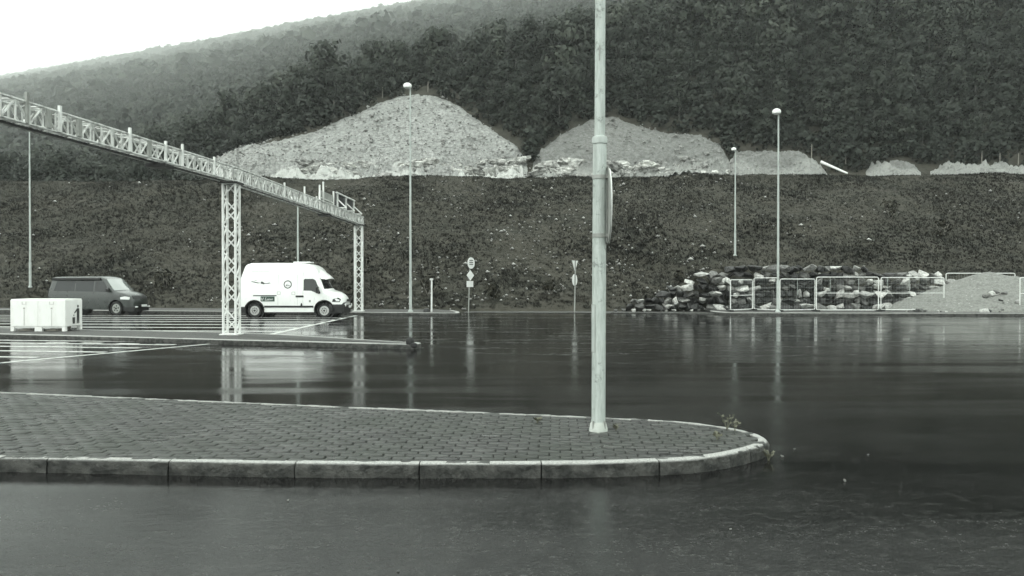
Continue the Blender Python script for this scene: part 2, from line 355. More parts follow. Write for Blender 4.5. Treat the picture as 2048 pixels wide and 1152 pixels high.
# ---------------------------------------------------------------- paved island with granite kerb (foreground)
def smooth_loop(pts, n=6):
    out = []
    for i in range(len(pts)-1):
        p0 = pts[max(i-1, 0)]; p1 = pts[i]; p2 = pts[i+1]; p3 = pts[min(i+2, len(pts)-1)]
        for k in range(n):
            t = k/n
            out.append(tuple(.5*((2*p1[a])+(-p0[a]+p2[a])*t+(2*p0[a]-5*p1[a]+4*p2[a]-p3[a])*t*t+(-p0[a]+3*p1[a]-3*p2[a]+p3[a])*t**3) for a in (0, 1)))
    out.append(pts[-1]); return out
def offset_path(path, d):
    out = []
    for i in range(len(path)):
        a = Vector(path[max(i-1, 0)]); b = Vector(path[min(i+1, len(path)-1)]); t = (b-a).normalized()
        out.append((path[i][0]-t.y*d, path[i][1]+t.x*d))
    return out
def kerb(path, name, h=.13, wd=.17, stone=1.08, mt=None, rough=.006, seed=1, first=0.0, gap=.012):
    rnd = random.Random(seed); mb = MB()
    inner = offset_path(path, wd)
    L = [0.0]
    for a, b in zip(path[:-1], path[1:]): L.append(L[-1]+math.dist(a, b))
    def at(s, pth):
        for i in range(len(L)-1):
            if s <= L[i+1] or i == len(L)-2:
                t = (s-L[i])/max(1e-6, L[i+1]-L[i]); return (pth[i][0]+(pth[i+1][0]-pth[i][0])*t, pth[i][1]+(pth[i+1][1]-pth[i][1])*t)
    s = first
    while s < L[-1]-.05:
        e = min(s+stone*rnd.uniform(.94, 1.06), L[-1]); k = max(3, int((e-s)/.07)); dz = rnd.uniform(-.004, .004)
        sec = []
        for j in range(k+1):
            q = s+gap/2+(e-s-gap)*j/k; o = Vector(at(q, path)); i_ = Vector(at(q, inner)); d = (i_-o).normalized()
            r = lambda: rnd.uniform(-rough, rough)
            prof = [(0+r(), -.02), (-.004+r(), h*.3), (0+r(), h*.65), (.002+r()*.5, h-.022+dz), (.02+r()*.6, h-.003+dz+r()*.3), (wd*.5, h+dz+r()*.3), (wd-.01, h+dz), (wd, -.02)]
            sec.append([(o.x+d.x*a, o.y+d.y*a, z) for a, z in prof])
        m_ = len(sec[0]); vs = [v for s_ in sec for v in s_]
        fs = [(j*m_+i, j*m_+i+1, (j+1)*m_+i+1, (j+1)*m_+i) for j in range(k) for i in range(m_-1)]
        fs += [tuple(range(m_)), tuple(range(k*m_, (k+1)*m_))[::-1]]
        mb.add(vs, fs); s = e
    return tag(mb.build(name, mt or M['granite'], smooth=True), kind='structure')
H1 = .13
front = [(-24, 8.7), (-12, 7.72), (-4.55, 7.14), (-1.91, 6.935), (.25, 6.91), (1.2, 7.0), (1.74, 7.15), (2.28, 7.55), (2.54, 7.95), (2.47, 8.42), (2.17, 8.80), (1.84, 9.02), (1.21, 9.24), (.31, 9.48), (-2.03, 10.05), (-7.27, 11.4), (-24, 15.7)]
loop = smooth_loop(front, 8)
kerb(loop, 'kerb', H1, .105, 1.08, seed=3, first=.45, rough=.011)
inn = offset_path(loop, .07)
poly_sheet(inn, .098, 'paving_bed', M['joint'])
def inside(p, poly):
    x, y = p; c = False; j = len(poly)-1
    for i in range(len(poly)):
        if (poly[i][1] > y) != (poly[j][1] > y) and x < (poly[j][0]-poly[i][0])*(y-poly[i][1])/(poly[j][1]-poly[i][1])+poly[i][0]: c = not c
        j = i
    return c
bl, bw, gp = .20, .12, .013
vs = []; fs = []; tint = []
rot = -.055; cr, sr = math.cos(rot), math.sin(rot); rnd = random.Random(5)
for r_ in range(0, 88):
    for q in range(-74, 42):
        lx = q*bl+(r_ % 2)*bl/2; ly = r_*bw
        cx = lx*cr-ly*sr; cy = 6.6+lx*sr+ly*cr
        if cx < -13 or not inside((cx, cy), inn): continue
        z0 = .1275+rnd.uniform(-.005, .005); tx, ty = rnd.uniform(-.022, .022), rnd.uniform(-.022, .022); ang = rot+rnd.uniform(-.015, .015)
        ca, sa = math.cos(ang), math.sin(ang); b = len(vs)
        for zz, ins in ((.09, 0), (z0-.007, 0), (z0, .008)):
            for ux, uy in ((-1, -1), (1, -1), (1, 1), (-1, 1)):
                px_, py_ = ux*((bl-gp)/2-ins), uy*((bw-gp)/2-ins)
                vs.append((cx+px_*ca-py_*sa, cy+px_*sa+py_*ca, zz+(tx*px_+ty*py_ if zz > .1 else 0)))
        for k in (0, 4):
            for i in range(4): fs.append((b+k+i, b+k+(i+1) % 4, b+k+4+(i+1) % 4, b+k+4+i))
        fs.append((b+8, b+9, b+10, b+11)); t = rnd.random(); tint += [t]*9
tag(npmesh('paving', np.array(vs), np.array(fs), M['paver'], tint), kind='structure')

# second island (gantry foot, white containers)
i2 = [(-34, 29.4), (-15.2, 23.85), (-8, 21.6), (-3.0, 20.1), (-2.45, 20.1), (-2.35, 20.5), (-3.2, 21.1), (-8, 24.3), (-15.2, 26.5), (-34, 32.0)]
l2 = smooth_loop(i2, 5); kerb(l2, 'kerb', .13, .15, 1.0, seed=8)
poly_sheet(offset_path(l2, .12), .12, 'pavement', M['gravel'])
# far pavement on the left with kerb
far = [(-60, 50.3), (-27, 44.0), (-8.3, 40.55), (-3.1, 39.45), (-2.75, 39.5), (-2.65, 39.9), (-2.7, 41.2), (-3.2, 43.4)]
l3 = smooth_loop(far, 4); kerb(l3, 'kerb', .13, .2, 1.0, seed=9)
poly_sheet(offset_path(l3, .15)+[(-5, 46), (-20, 48), (-60, 55)], .12, 'pavement', M['gravel'])
# right kerb and verge
rk = smooth_loop([(10.4, 42.2), (10.55, 40.6), (11.2, 39.9), (13, 39.7), (24.7, 39.0), (60, 37.0)], 5)
kerb(rk, 'kerb', .13, .2, 1.0, seed=12)
poly_sheet(offset_path(rk, .15)+[(60, 46), (10.4, 46)], .12, 'verge', M['gravel'])
# flush edge between asphalt and the bank
mb = MB(); pts = [(-2.6, 42.9), (2, 42.6), (6, 42.0), (10.5, 41.2)]
e1 = smooth_loop(pts, 6); e2 = offset_path(e1, 3.2); k = len(e1)
mb.add([(x, y, .012+.01*random.random()) for x, y in e1]+[(x, y, .02) for x, y in e2], [(i, i+1, k+i+1, k+i) for i in range(k-1)])
tag(mb.build('verge', M['gravel']), kind='structure')
kerb([(5.2, 42.25), (10.35, 41.2)], 'kerb', .05, .1, 1.0, seed=4)

# painted lines
def stripes(rects, name='road_marking'):
    mb = MB()
    for p, q, wd in rects:
        p, q = Vector(p), Vector(q); t = (q-p).normalized(); nrm = Vector((-t.y, t.x))*wd/2
        mb.add([(*(p+nrm), .004), (*(p-nrm), .004), (*(q-nrm), .004), (*(q+nrm), .004)], [(0, 1, 2, 3)])
    tag(mb.build(name, M['marking']), kind='structure')
st = []
for yy in (38.9, 37.0, 35.2, 33.4, 31.2, 29.2, 27.2, 25.6):
    st.append(((-46, yy+2.2), (-7.75, yy-.1), .34))
yy = 25.6
while yy < 39.5: st.append(((-7.68, yy), (-7.68, yy+1.75), .2)); yy += 1.85+(.35 if yy > 31 else 0)
for yy, px_ in ((22.0, 380), (21.1, 330), (20.1, 270), (18.9, 200), (17.6, 60)): st.append(((-46, yy+5.4), (gx(px_, yy), yy+.25), .20))
st.append(((-8.0, 22.0), (-10.6, 16.66), .15)); st.append(((-10.6, 16.66), (-13.5, 11.5), .15))
for k in range(4): st.append(((-9.6-k*1.1, 21.55+k*.25), (-9.0-k*1.1, 21.45+k*.25), .22))
stripes(st)

# ---------------------------------------------------------------- vehicles
def prof(pts):
    a = np.array(pts, float); return lambda x: float(np.interp(x, a[:, 0], a[:, 1]))
class Shell:                                       # lofted vehicle body: x forward, y across, z up
    def __init__(s, L, W, zt, zb, plan, tum, r, rear=lambda x, z: 0, bow=lambda x, yn: 0):
        s.L, s.W, s.zt, s.zb, s.plan, s.tum, s.r, s.rear, s.bow = L, W, zt, zb, plan, tum, r, rear, bow
    def hw(s, x, z): return s.W*s.plan(x)*s.tum(z)
    def pt(s, x, y, z):
        return Vector((x+s.rear(x, z)+s.bow(x, y/s.W), y, z))
    def ring(s, x, off=0.0, zt=None, zb=None):
        zt = s.zt(x) if zt is None else zt; zb = s.zb(x) if zb is None else zb
        r = min(s.r, (zt-zb)*.45); side = []
        for k in range(9):
            z = zb+(zt-r-zb)*k/8; side.append((s.hw(x, z)+off, z))
        w0 = s.hw(x, zt-r)+off
        for k in range(1, 7):
            t = math.pi/2*k/6; side.append((w0-r*(1-math.cos(t)), zt-r+r*math.sin(t)))
        wi = w0-r; top = [(wi*f, zt+.025*(1-f*f)) for f in (.75, .5, .25)]
        half = side+top; full = [(-y, z) for y, z in half]+[(0, zt+.025)]+[(y, z) for y, z in half[::-1]]
        return [s.pt(x, y, z) for y, z in full]
    def mesh(s, mb, xs, off=0.0, zt=None, zb=None, mi=0):
        rs = [s.ring(x, off, zt, zb) for x in xs]; n = len(rs[0])
        vs = [v for r in rs for v in r]; k = len(rs)
        fs = [(j*n+i, j*n+(i+1) % n, (j+1)*n+(i+1) % n, (j+1)*n+i) for j in range(k-1) for i in range(n)]
        fs += [tuple(range(n))[::-1], tuple(range((k-1)*n, k*n))]; mb.add(vs, fs, mi)
    def side_patch(s, mb, poly, off=.006, th=.03, sgn=-1):    # polygon in (x, z) laid on the flank
        den = []
        for i in range(len(poly)):
            a, b = poly[i], poly[(i+1) % len(poly)]; k = max(1, int(math.dist(a, b)/.12))
            den += [(a[0]+(b[0]-a[0])*j/k, a[1]+(b[1]-a[1])*j/k) for j in range(k)]
        o = [s.pt(x, sgn*(s.hw(x, z)+off), z) for x, z in den]; i_ = [s.pt(x, sgn*(s.hw(x, z)+off-th), z) for x, z in den]; k = len(den)
        mb.add(o+i_, [tuple(range(k)), tuple(range(k, 2*k))[::-1]]+[(i, (i+1) % k, k+(i+1) % k, k+i) for i in range(k)])
    def top_patch(s, mb, x0, x1, f0, f1, off=.006):           # sheet over the nose or screen, f = share of half width at each end
        n, k = 10, 12; vs = []
        for lay in (off, off-.03):
            for i in range(n+1):
                x = x0+(x1-x0)*i/n; f = f0+(f1-f0)*i/n; w = (s.hw(x, s.zt(x)-s.r)-s.r*.5)*f
                dz = (s.zt(min(x+.02, s.L))-s.zt(x-.02))/.04; nl = math.hypot(1, dz)
                for j in range(k+1):
                    y = w*(2*j/k-1); yy = abs(y)/s.W; zz = s.zt(x)+.025*(1-yy*yy); p = s.pt(x, y, zz); vs.append(p+Vector((-dz/nl*lay, 0, lay/nl)))
        m_ = k+1; g = (n+1)*m_; fs = []
        for i in range(n):
            for j in range(k):
                a = i*m_+j; fs.append((a, a+1, a+m_+1, a+m_)); fs.append((g+a, g+a+m_, g+a+m_+1, g+a+1))
        bd = [j for j in range(k+1)]+[i*m_+k for i in range(1, n+1)]+[n*m_+j for j in range(k-1, -1, -1)]+[i*m_ for i in range(n-1, 0, -1)]
        fs += [(bd[i], g+bd[i], g+bd[(i+1) % len(bd)], bd[(i+1) % len(bd)]) for i in range(len(bd))]
        mb.add(vs, fs)
def cut_arches(o, cuts):
    for x, z, r in cuts:
        mb = MB(); mb.tube((x, -1.4, z), (x, -.62, z), r, seg=32); mb.tube((x, 1.4, z), (x, .62, z), r, seg=32)
        c = mb.build('cut', M['black']); c.parent = o.parent; md = o.modifiers.new('b', 'BOOLEAN'); md.object = c; md.operation = 'DIFFERENCE'; md.solver = 'EXACT'
        dg = bpy.context.evaluated_depsgraph_get(); me = bpy.data.meshes.new_from_object(o.evaluated_get(dg))
        o.modifiers.clear(); old = o.data; o.data = me; me.name = 'body'; bpy.data.meshes.remove(old); bpy.data.objects.remove(c)
def wheel(root, x, y, r, sgn, wd=.21, spoke=False, rm='rim'):
    mb = MB(); ri = r*.66; yo = y; yi = y-sgn*wd
    mb.lathe([(ri, yi-y), (r-.02, yi-y), (r, (yi-y)*.85), (r, (yi-y)*.15), (r-.025, 0), (ri+.01, 0), (ri, -sgn*.02), (ri, -sgn*.05)], (x, y, r), 28, 'Y')
    w = mb.build('wheel', M['rubber'], root, smooth=True)
    mb = MB(); mb.lathe([(ri, 0), (ri-.02, .005*sgn), (ri*.78, -sgn*.03), (ri*.72, -sgn*.035), (ri*.30, -sgn*.02), (ri*.28, sgn*.01), (.01, sgn*.012)], (x, y-sgn*.02, r), 24, 'Y')
    mb.build('rim', M[rm], w, smooth=True)
    mb = MB(); n = 5 if spoke else 9
    for k in range(n):
        t = 2*math.pi*k/n+.2; a = ri*.53; c = Vector((x+a*math.cos(t), y-sgn*.045, r+a*math.sin(t))); q = ri*(.17 if spoke else .12)
        mb.lathe([(q, -.012), (q, .03)] if sgn > 0 else [(q, .012), (q, -.03)], c, 10, 'Y')
    mb.lathe([(ri*.22, 0), (ri*.18, sgn*.03), (.005, sgn*.032)], (x, y, r), 12, 'Y')
    mb.build('hub_cap', M['black'], w)
def plate(parent, c, n, wd=.5, h=.11):
    mb = MB(); n = Vector(n).normalized(); ay = Vector((0, 0, 1)); ax = ay.cross(n)
    mb.prism([(-wd/2, -h/2), (wd/2, -h/2), (wd/2, h/2), (-wd/2, h/2)], Vector(c), ax, ay, .008); mb.build('number_plate', M['sign_white'], parent)
def arcpoly(x, z, r, a0, a1, n=14): return [(x+r*math.cos(R(a0+(a1-a0)*i/n)), z+r*math.sin(R(a0+(a1-a0)*i/n))) for i in range(n+1)]

# white high-roof panel van
wv = empty('panel_van', (-12.62, 38.15, .0), 'white high-roof panel van with black bumpers parked between the gantry columns', 'van')
wv.rotation_euler = (0, 0, R(-1.2)); wv.scale = (1, 1, 1)
ZT = prof([(0, 2.40), (.08, 2.46), (.35, 2.52), (1.2, 2.535), (2.4, 2.53), (3.05, 2.50), (3.3, 2.43), (3.5, 2.32), (3.66, 2.16), (3.76, 2.02), (4.12, 1.30), (4.2, 1.25), (4.5, 1.15), (4.7, 1.03), (4.82, .88), (4.88, .74), (4.9, .62)])
sh = Shell(4.9, .98, ZT, prof([(0, .30), (.5, .26), (4.3, .26), (4.9, .30)]), prof([(0, .93), (.05, .97), (.2, 1), (4.0, 1), (4.4, .975), (4.7, .91), (4.85, .83), (4.9, .76)]),
           prof([(.2, .96), (.5, 1), (1.1, 1), (1.3, .985), (1.8, .945), (2.55, .87)]), .16,
           rear=lambda x, z: .26*max(0, 1-x/.8)*float(ss(1.5, 2.55, z)), bow=lambda x, yn: -.20*yn*yn*float(ss(3.3, 4.2, x)))
xs_ = [0, .02, .05, .1, .2, .35]+list(np.arange(.5, 3.0, .25))+list(np.arange(3.0, 4.9, .06))+[4.86, 4.885, 4.9]
mb = MB(); sh.mesh(mb, xs_); body = mb.build('body', M['van_white'], wv, smooth=True)
WX = (.72, 3.96); cut_arches(body, [(x, .36, .44) for x in WX]); body.data.shade_smooth(); body.data.set_sharp_from_angle(angle=R(40))
mb = MB()
for x in WX:
  for s_ in (-1, 1):
    mb = MB(); mb.lathe([(.02, s_*.60), (.432, s_*.60), (.432, s_*.955), (.470, s_*.985), (.462, s_*1.0), (.425, s_*.965), (.415, s_*.62), (.02, s_*.62)], (x, 0, .36), 30, 'Y')
    mb.build('wheel_arch', M['black'], wv, smooth=True)
for x in WX:
    for s_ in (-1, 1): wheel(wv, x, s_*.95, .33, s_)
for s_ in (-1, 1):
    mb = MB(); sh.side_patch(mb, [(3.01, 1.26), (3.36, 1.25), (3.70, 1.14), (3.90, 1.10), (3.95, 1.16), (3.66, 1.66), (3.60, 1.74), (3.46, 1.80), (3.06, 1.80), (3.01, 1.75)], sgn=s_); mb.build('side_window', M['glass'], wv)
    mb = MB(); sh.side_patch(mb, [(1.18, .47), (3.50, .47), (3.50, .56), (1.18, .56)], .012, sgn=s_); mb.build('trim_strip', M['black'], wv)
    mb = MB(); sh.side_patch(mb, [(.67, 1.0), (1.76, 1.0), (1.76, 1.045), (.67, 1.045)], .008, sgn=s_); mb.build('door_rail', M['black'], wv)
    mb = MB(); sh.side_patch(mb, [(2.66, .945), (3.0, .945), (3.02, .985), (3.0, 1.03), (2.66, 1.03), (2.64, .985)], .02, sgn=s_); mb.build('door_handle', M['black'], wv)
    for a, b in (((2.98, .58), (2.99, 2.1)), ((1.82, .58), (1.83, 2.0)), ((2.72, .58), (2.73, 2.0)), ((3.55, .95), (3.53, .6))):
        mb = MB(); sh.side_patch(mb, [(a[0]-.005, a[1]), (a[0]+.005, a[1]), (b[0]+.005, b[1]), (b[0]-.005, b[1])], .0015, .004, s_); mb.build('door_seam', M['grey_steel'], wv)
    mb = MB(); sh.side_patch(mb, [(.5, 2.13), (1.4, 2.13), (1.4, 2.14), (.5, 2.14)], .0015, .004, s_); mb.build('roof_seam', M['grey_steel'], wv)
    mb = MB(); mb.prism([(0, 0), (.24, .02), (.25, .30), (.03, .34)], (3.74, s_*1.0, 1.12), (0, s_, 0), (0, 0, 1), .10 if s_ < 0 else -.10); mb.build('wing_mirror', M['black'], wv, bevel=.03)
    mb = MB(); sh.side_patch(mb, [(4.52, .74), (4.80, .72), (4.84, .86), (4.74, .93), (4.54, .86)], .010, sgn=s_); hl = mb.build('headlight', M['glass'], wv)
    mb = MB(); sh.side_patch(mb, [(4.66, .77), (4.79, .76), (4.81, .83), (4.72, .87)], .016, sgn=s_); mb.build('reflector', M['lens'], hl)
    mb = MB(); mb.lathe([(.065, 0), (.06, .02), (.01, .025)], (4.88, s_*.62, .56), 12, 'X'); mb.build('fog_lamp', M['lens'], wv)
    mb = MB(); mb.box((.015, s_*.80, 1.2), (.05, .12, .55)); mb.build('tail_light', M['black'], wv, bevel=.01)
mb = MB(); sh.top_patch(mb, 3.80, 4.11, .93, .98); mb.build('windscreen', M['glass'], wv, smooth=True)
# sun visor over the screen
mb = MB(); vs = []
for lay in (0, -.02):
    for x, z, wv_ in ((3.62, 2.24, .70), (3.90, 2.03, .78), (4.12, 1.83, .82)):
        for j in range(9):
            f = j/4-1; vs.append((x-.12*f*f, wv_*f, z+lay-.05*f*f))
fs = [(i*9+j, i*9+j+1, (i+1)*9+j+1, (i+1)*9+j) for i in range(2) for j in range(8)]; fs += [tuple(27+q for q in f) for f in fs]
bd = list(range(9))+[17, 26]+list(range(25, 17, -1))+[9]; fs += [(bd[i], bd[(i+1) % len(bd)], 27+bd[(i+1) % len(bd)], 27+bd[i]) for i in range(len(bd))]
for s_ in (0, 8):   # side cheeks down to the pillars
    k = len(vs); a, b_, c_ = vs[s_], vs[9+s_], vs[18+s_]; sg = -1 if s_ == 0 else 1
    vs += [(3.60, sg*.83, 2.02), (3.80, sg*.84, 1.80)]; fs += [(s_, 9+s_, k+1, k), (9+s_, 18+s_, k+1)]
mb.add(vs, fs); mb.build('sun_visor', M['van_white'], wv)
# bumpers
def bumper(xs, off, zt, zb, name, par=wv, shl=sh):
    mb = MB(); shl.mesh(mb, xs, off, zt, zb); return mb.build(name, M['black'], par, smooth=True)
fb = bumper([4.38, 4.45, 4.6, 4.7, 4.8, 4.86, 4.9, 4.93], .02, .70, .20, 'front_bumper')
bumper([-.05, -.03, 0, .1, .2, .27], .02, .60, .24, 'rear_bumper')
mb = MB(); sh.side_patch(mb, [(.0, .6), (.09, .6), (.04, .98), (.0, 1.0)], .012); mb.build('tail_light', M['black'], wv)
mb = MB(); mb.box((4.905, 0, .80), (.03, .85, .10)); mb.build('grille', M['black'], wv, bevel=.01)
plate(wv, (4.945, 0, .50), (1, 0, 0))
mb = MB(); sh.side_patch(mb, [(1.02, .755), (1.67, .755), (1.67, .985), (1.02, .985)], .012, .01); bo = mb.build('side_board', M['green_ink'], wv)
def flat_text(txt, size, loc, parent, mt, name='lettering', rotx=90, shear=0, rz=0):
    cu = bpy.data.curves.new(name, 'FONT'); cu.body = txt; cu.size = size; cu.extrude = .002; cu.align_x = 'CENTER'; cu.align_y = 'CENTER'; cu.shear = shear
    t = bpy.data.objects.new(name, cu); COL.objects.link(t); dg = bpy.context.evaluated_depsgraph_get(); dg.update()
    me = bpy.data.meshes.new_from_object(t.evaluated_get(dg)); bpy.data.objects.remove(t); me.materials.clear(); me.materials.append(mt)
    o = bpy.data.objects.new(name, me); COL.objects.link(o); o.parent = parent; o.location = loc; o.rotation_euler = (R(rotx), 0, R(rz)); return o
mb = MB()     # blurred script lettering on the board, as strokes
for q, (a, b, c_, d) in enumerate([(1.06, .80, 1.08, .93), (1.10, .80, 1.16, .93), (1.22, .83, 1.28, .94), (1.30, .83, 1.36, .88), (1.38, .83, 1.43, .90), (1.45, .84, 1.50, .88), (1.52, .85, 1.58, .89)]):
    sh.side_patch(mb, [(a, b), (a+.02, b), (c_, d), (c_-.02, d)], .016, .01)
sh.side_patch(mb, [(1.22, .80), (1.60, .83), (1.60, .845), (1.22, .82)], .016, .01)
mb.build('lettering', M['sign_white'], bo)
mb = MB()     # ring badge
ring = arcpoly(2.27, 1.54, .19, 0, 360, 28)[:-1]; rin = arcpoly(2.27, 1.54, .145, 0, 360, 28)[:-1]
yb = lambda x, z: -(sh.hw(x, z)+.004)
mb.add([(x, yb(x, z), z) for x, z in ring]+[(x, yb(x, z)-.002, z) for x, z in rin], [(i, (i+1) % 28, 28+(i+1) % 28, 28+i) for i in range(28)])
for poly in ([(2.16, 1.46), (2.38, 1.46), (2.36, 1.48), (2.18, 1.48)], [(2.265, 1.48), (2.285, 1.48), (2.275, 1.62)], [(2.19, 1.49), (2.25, 1.49), (2.23, 1.54), (2.20, 1.53)], [(2.30, 1.49), (2.35, 1.49), (2.34, 1.53)]):
    sh.side_patch(mb, poly, .004, .003)
mb.build('round_badge', M['ink'], wv)
mb = MB()     # sweeping dark emblem over the rear wheel
for poly in ([(.54, 1.66), (.60, 1.685), (.72, 1.67), (.80, 1.65), (.90, 1.625), (.98, 1.62), (.96, 1.60), (.86, 1.595), (.74, 1.625), (.62, 1.65)], [(.68, 1.735), (.76, 1.74), (.86, 1.715), (.78, 1.72)],
             [(1.0, 1.60), (1.02, 1.66), (1.07, 1.68), (1.12, 1.65), (1.20, 1.595), (1.30, 1.60), (1.42, 1.625), (1.48, 1.60), (1.36, 1.575), (1.22, 1.565), (1.14, 1.55), (1.04, 1.57)]):
    sh.side_patch(mb, poly, .004, .003)
mb.build('emblem', M['ink'], wv)
for cx_, cz_ in ((1.86, 1.14), (2.54, 1.13)):
    mb = MB(); o_ = [(cx_-.08, cz_-.07), (cx_+.08, cz_-.07), (cx_+.08, cz_+.07), (cx_-.08, cz_+.07)]
    for i in range(4):
        a = Vector(o_[i]); b = Vector(o_[(i+1) % 4]); ct = Vector((cx_, cz_)); sh.side_patch(mb, [tuple(a), tuple(b), tuple(b+(ct-b)*.2), tuple(a+(ct-a)*.2)], .006, .004)
    mb.build('vent_frame', M['grey_steel'], wv)
mb = MB(); sh.side_patch(mb, [(2.87, .56), (2.96, .56), (2.95, .64), (2.92, .69), (2.88, .64)], .012); mb.build('fuel_cap', M['black'], wv)
mb = MB(); sh.side_patch(mb, [(3.26, .72), (3.35, .72), (3.35, .82), (3.26, .82)], .004, .003); mb.build('small_badge', M['grey_steel'], wv)
mb = MB(); mb.box((2.75, 0, 2.575), (.8, .7, .06)); mb.build('roof_hatch', M['van_white'], wv, bevel=.02)
mb = MB(); mb.box((2.3, 0, .27), (3.9, 1.6, .14)); mb.build('underbody', M['black'], wv)

# dark camper van
dv = empty('camper_van', (-22.95, 40.75, 0), 'dark green-grey camper van with black awning, parked behind the white containers', 'van')
dv.rotation_euler = (0, 0, R(-4.5)); dv.scale = (.9, 1, 1)
ZT2 = prof([(0, 1.80), (.05, 1.86), (.2, 1.90), (2.8, 1.92), (3.0, 1.90), (3.2, 1.84), (3.3, 1.79), (4.02, 1.22), (4.1, 1.18), (4.4, 1.11), (4.65, 1.02), (4.78, .92), (4.86, .78), (4.9, .6)])
s2 = Shell(4.9, .95, ZT2, prof([(0, .32), (4.9, .28)]), prof([(0, .92), (.06, .97), (.3, 1), (3.9, 1), (4.3, .98), (4.6, .93), (4.8, .84), (4.9, .72)]),
           prof([(.2, .96), (.5, 1), (1.0, 1), (1.15, .985), (1.9, .83)]), .13, rear=lambda x, z: .16*max(0, 1-x/.7)*float(ss(1.0, 1.9, z)), bow=lambda x, yn: -.24*yn*yn*float(ss(2.9, 4.0, x)))
mb = MB(); s2.mesh(mb, [0, .02, .05, .1, .2, .35]+list(np.arange(.5, 2.9, .25))+list(np.arange(2.9, 4.9, .06))+[4.87, 4.9]); body = mb.build('body', M['van_dark'], dv, smooth=True)
WX = (.95, 3.92); cut_arches(body, [(x, .36, .42) for x in WX]); body.data.shade_smooth(); body.data.set_sharp_from_angle(angle=R(40))
mb = MB()
for x in WX:
  for s_ in (-1, 1):
    mb = MB(); mb.lathe([(.02, s_*.60), (.412, s_*.60), (.412, s_*.93), (.405, s_*.93), (.40, s_*.62), (.02, s_*.62)], (x, 0, .36), 30, 'Y')
    mb.build('wheel_arch', M['black'], dv, smooth=True)
for x in WX:
    for s_ in (-1, 1): wheel(dv, x, s_*.92, .35, s_, spoke=True, rm='grey_steel')
M['shade_glass'] = mat('tinted glass', (.02, .022, .023), .12)
for s_ in (-1, 1):
    mb = MB(); s2.side_patch(mb, [(.34, 1.21), (1.55, 1.19), (1.55, 1.70), (.44, 1.70)], sgn=s_); mb.build('side_window', M['shade_glass'], dv)
    mb = MB(); s2.side_patch(mb, [(1.60, 1.19), (2.62, 1.18), (2.62, 1.70), (1.60, 1.70)], sgn=s_); mb.build('side_window', M['shade_glass'], dv)
    mb = MB(); s2.side_patch(mb, [(2.70, 1.18), (3.62, 1.16), (3.72, 1.22), (3.20, 1.68), (2.70, 1.70)], sgn=s_); mb.build('side_window', M['glass'], dv)
    mb = MB(); mb.box((3.55, s_*1.06, 1.25), (.14, .22, .19)); mb.build('wing_mirror', M['black'], dv, bevel=.03)
    mb = MB(); s2.side_patch(mb, [(4.40, .80), (4.78, .78), (4.80, .90), (4.62, .94), (4.40, .90)], .012, sgn=s_); mb.build('headlight', M['lens'], dv)
    mb = MB(); mb.box((4.86, s_*.55, .42), (.10, .16, .06)); mb.build('fog_lamp', M['lens'], dv)
    mb = MB(); mb.box((.02, s_*.82, 1.0), (.06, .14, .6)); mb.build('tail_light', M['black'], dv, bevel=.01)
    for xx in (2.66, 3.62, 1.55): mb = MB(); s2.side_patch(mb, [(xx-.005, .45), (xx+.005, .45), (xx+.005, 1.16), (xx-.005, 1.16)], .0015, .004, s_); mb.build('door_seam', M['black'], dv)
mb = MB(); s2.top_patch(mb, 3.30, 4.0, .93, .99); M['screen_glass'] = mat('windscreen', (.25, .27, .26), .08, spec=1.0, coat=1.0); mb.build('windscreen', M['screen_glass'], dv, smooth=True)  # pale base colour stands in for the sky reflected in the screen
mb = MB(); mb.box((1.64, -.86, 1.80), (2.75, .16, .13)); mb.build('awning', M['black'], dv, bevel=.03)
bumper([4.5, 4.6, 4.7, 4.8, 4.88, 4.93, 4.95], .012, .50, .20, 'front_bumper', dv, s2)
mb = MB(); s2.top_patch(mb, 4.74, 4.86, .8, .9, .012); mb.build('grille', M['black'], dv)
plate(dv, (4.965, 0, .47), (1, 0, 0))

# ---------------------------------------------------------------- lamp posts
def dome(mb, c, r): mb.lathe([(r*.35, -r*.75), (r*.9, -r*.45), (r, 0), (r*.85, r*.35), (r*.45, r*.6), (.01, r*.68)], c, 18)
def lamp_post(x, y, z0, h, label, rr=.075, head=.22):
    e = empty('lamp_post', (x, y, z0), label, 'lamp post', 'lamp posts round the car park')
    mb = MB(); mb.tube((0, 0, -.3), (0, 0, 1.6), rr, rr, 12); mb.tube((0, 0, 1.6), (0, 0, h-.12), rr*.8, rr*.5, 12); mb.lathe([(rr*1.8, 0), (rr*1.8, .04), (rr*1.05, .12)], seg=12)
    mb.build('pole', M['galv'], e, smooth=True)
    mb = MB(); c = Vector((-.13, -.10, h+.0)); mb.tube((0, 0, h-.16), c+Vector((0, 0, -.1)), .035, .03); mb.build('arm', M['galv'], e)
    mb = MB(); dome(mb, c, head); mb.build('lamp_head', M['lamp_glass'], e, smooth=True)
    return e
lamp_post(gx(60.5, 50.5), 50.5, float(hill(gx(60.5, 50.5), 50.5)), 10.4, 'tall galvanised lamp post behind the white containers, head hidden by the gantry')
lamp_post(gx(596, 43.9), 43.9, .1, 6.1, 'short lamp post seen behind the roof of the white van')
lamp_post(gx(821, 41.2), 41.2, .12, 11.55, 'tallest lamp post with round white head, before the big scree cone')
lamp_post(gx(1556, 40.8), 40.8, .12, 10.15, 'lamp post with round white head standing at the mesh fence')
zz = float(hill(gx(1470, 54.3), 54.3)); lamp_post(gx(1470, 54.3), 54.3, zz, zat(299, 54.3)-zz, 'lamp post growing out of the grass bank above the boulder wall', .07, .17)

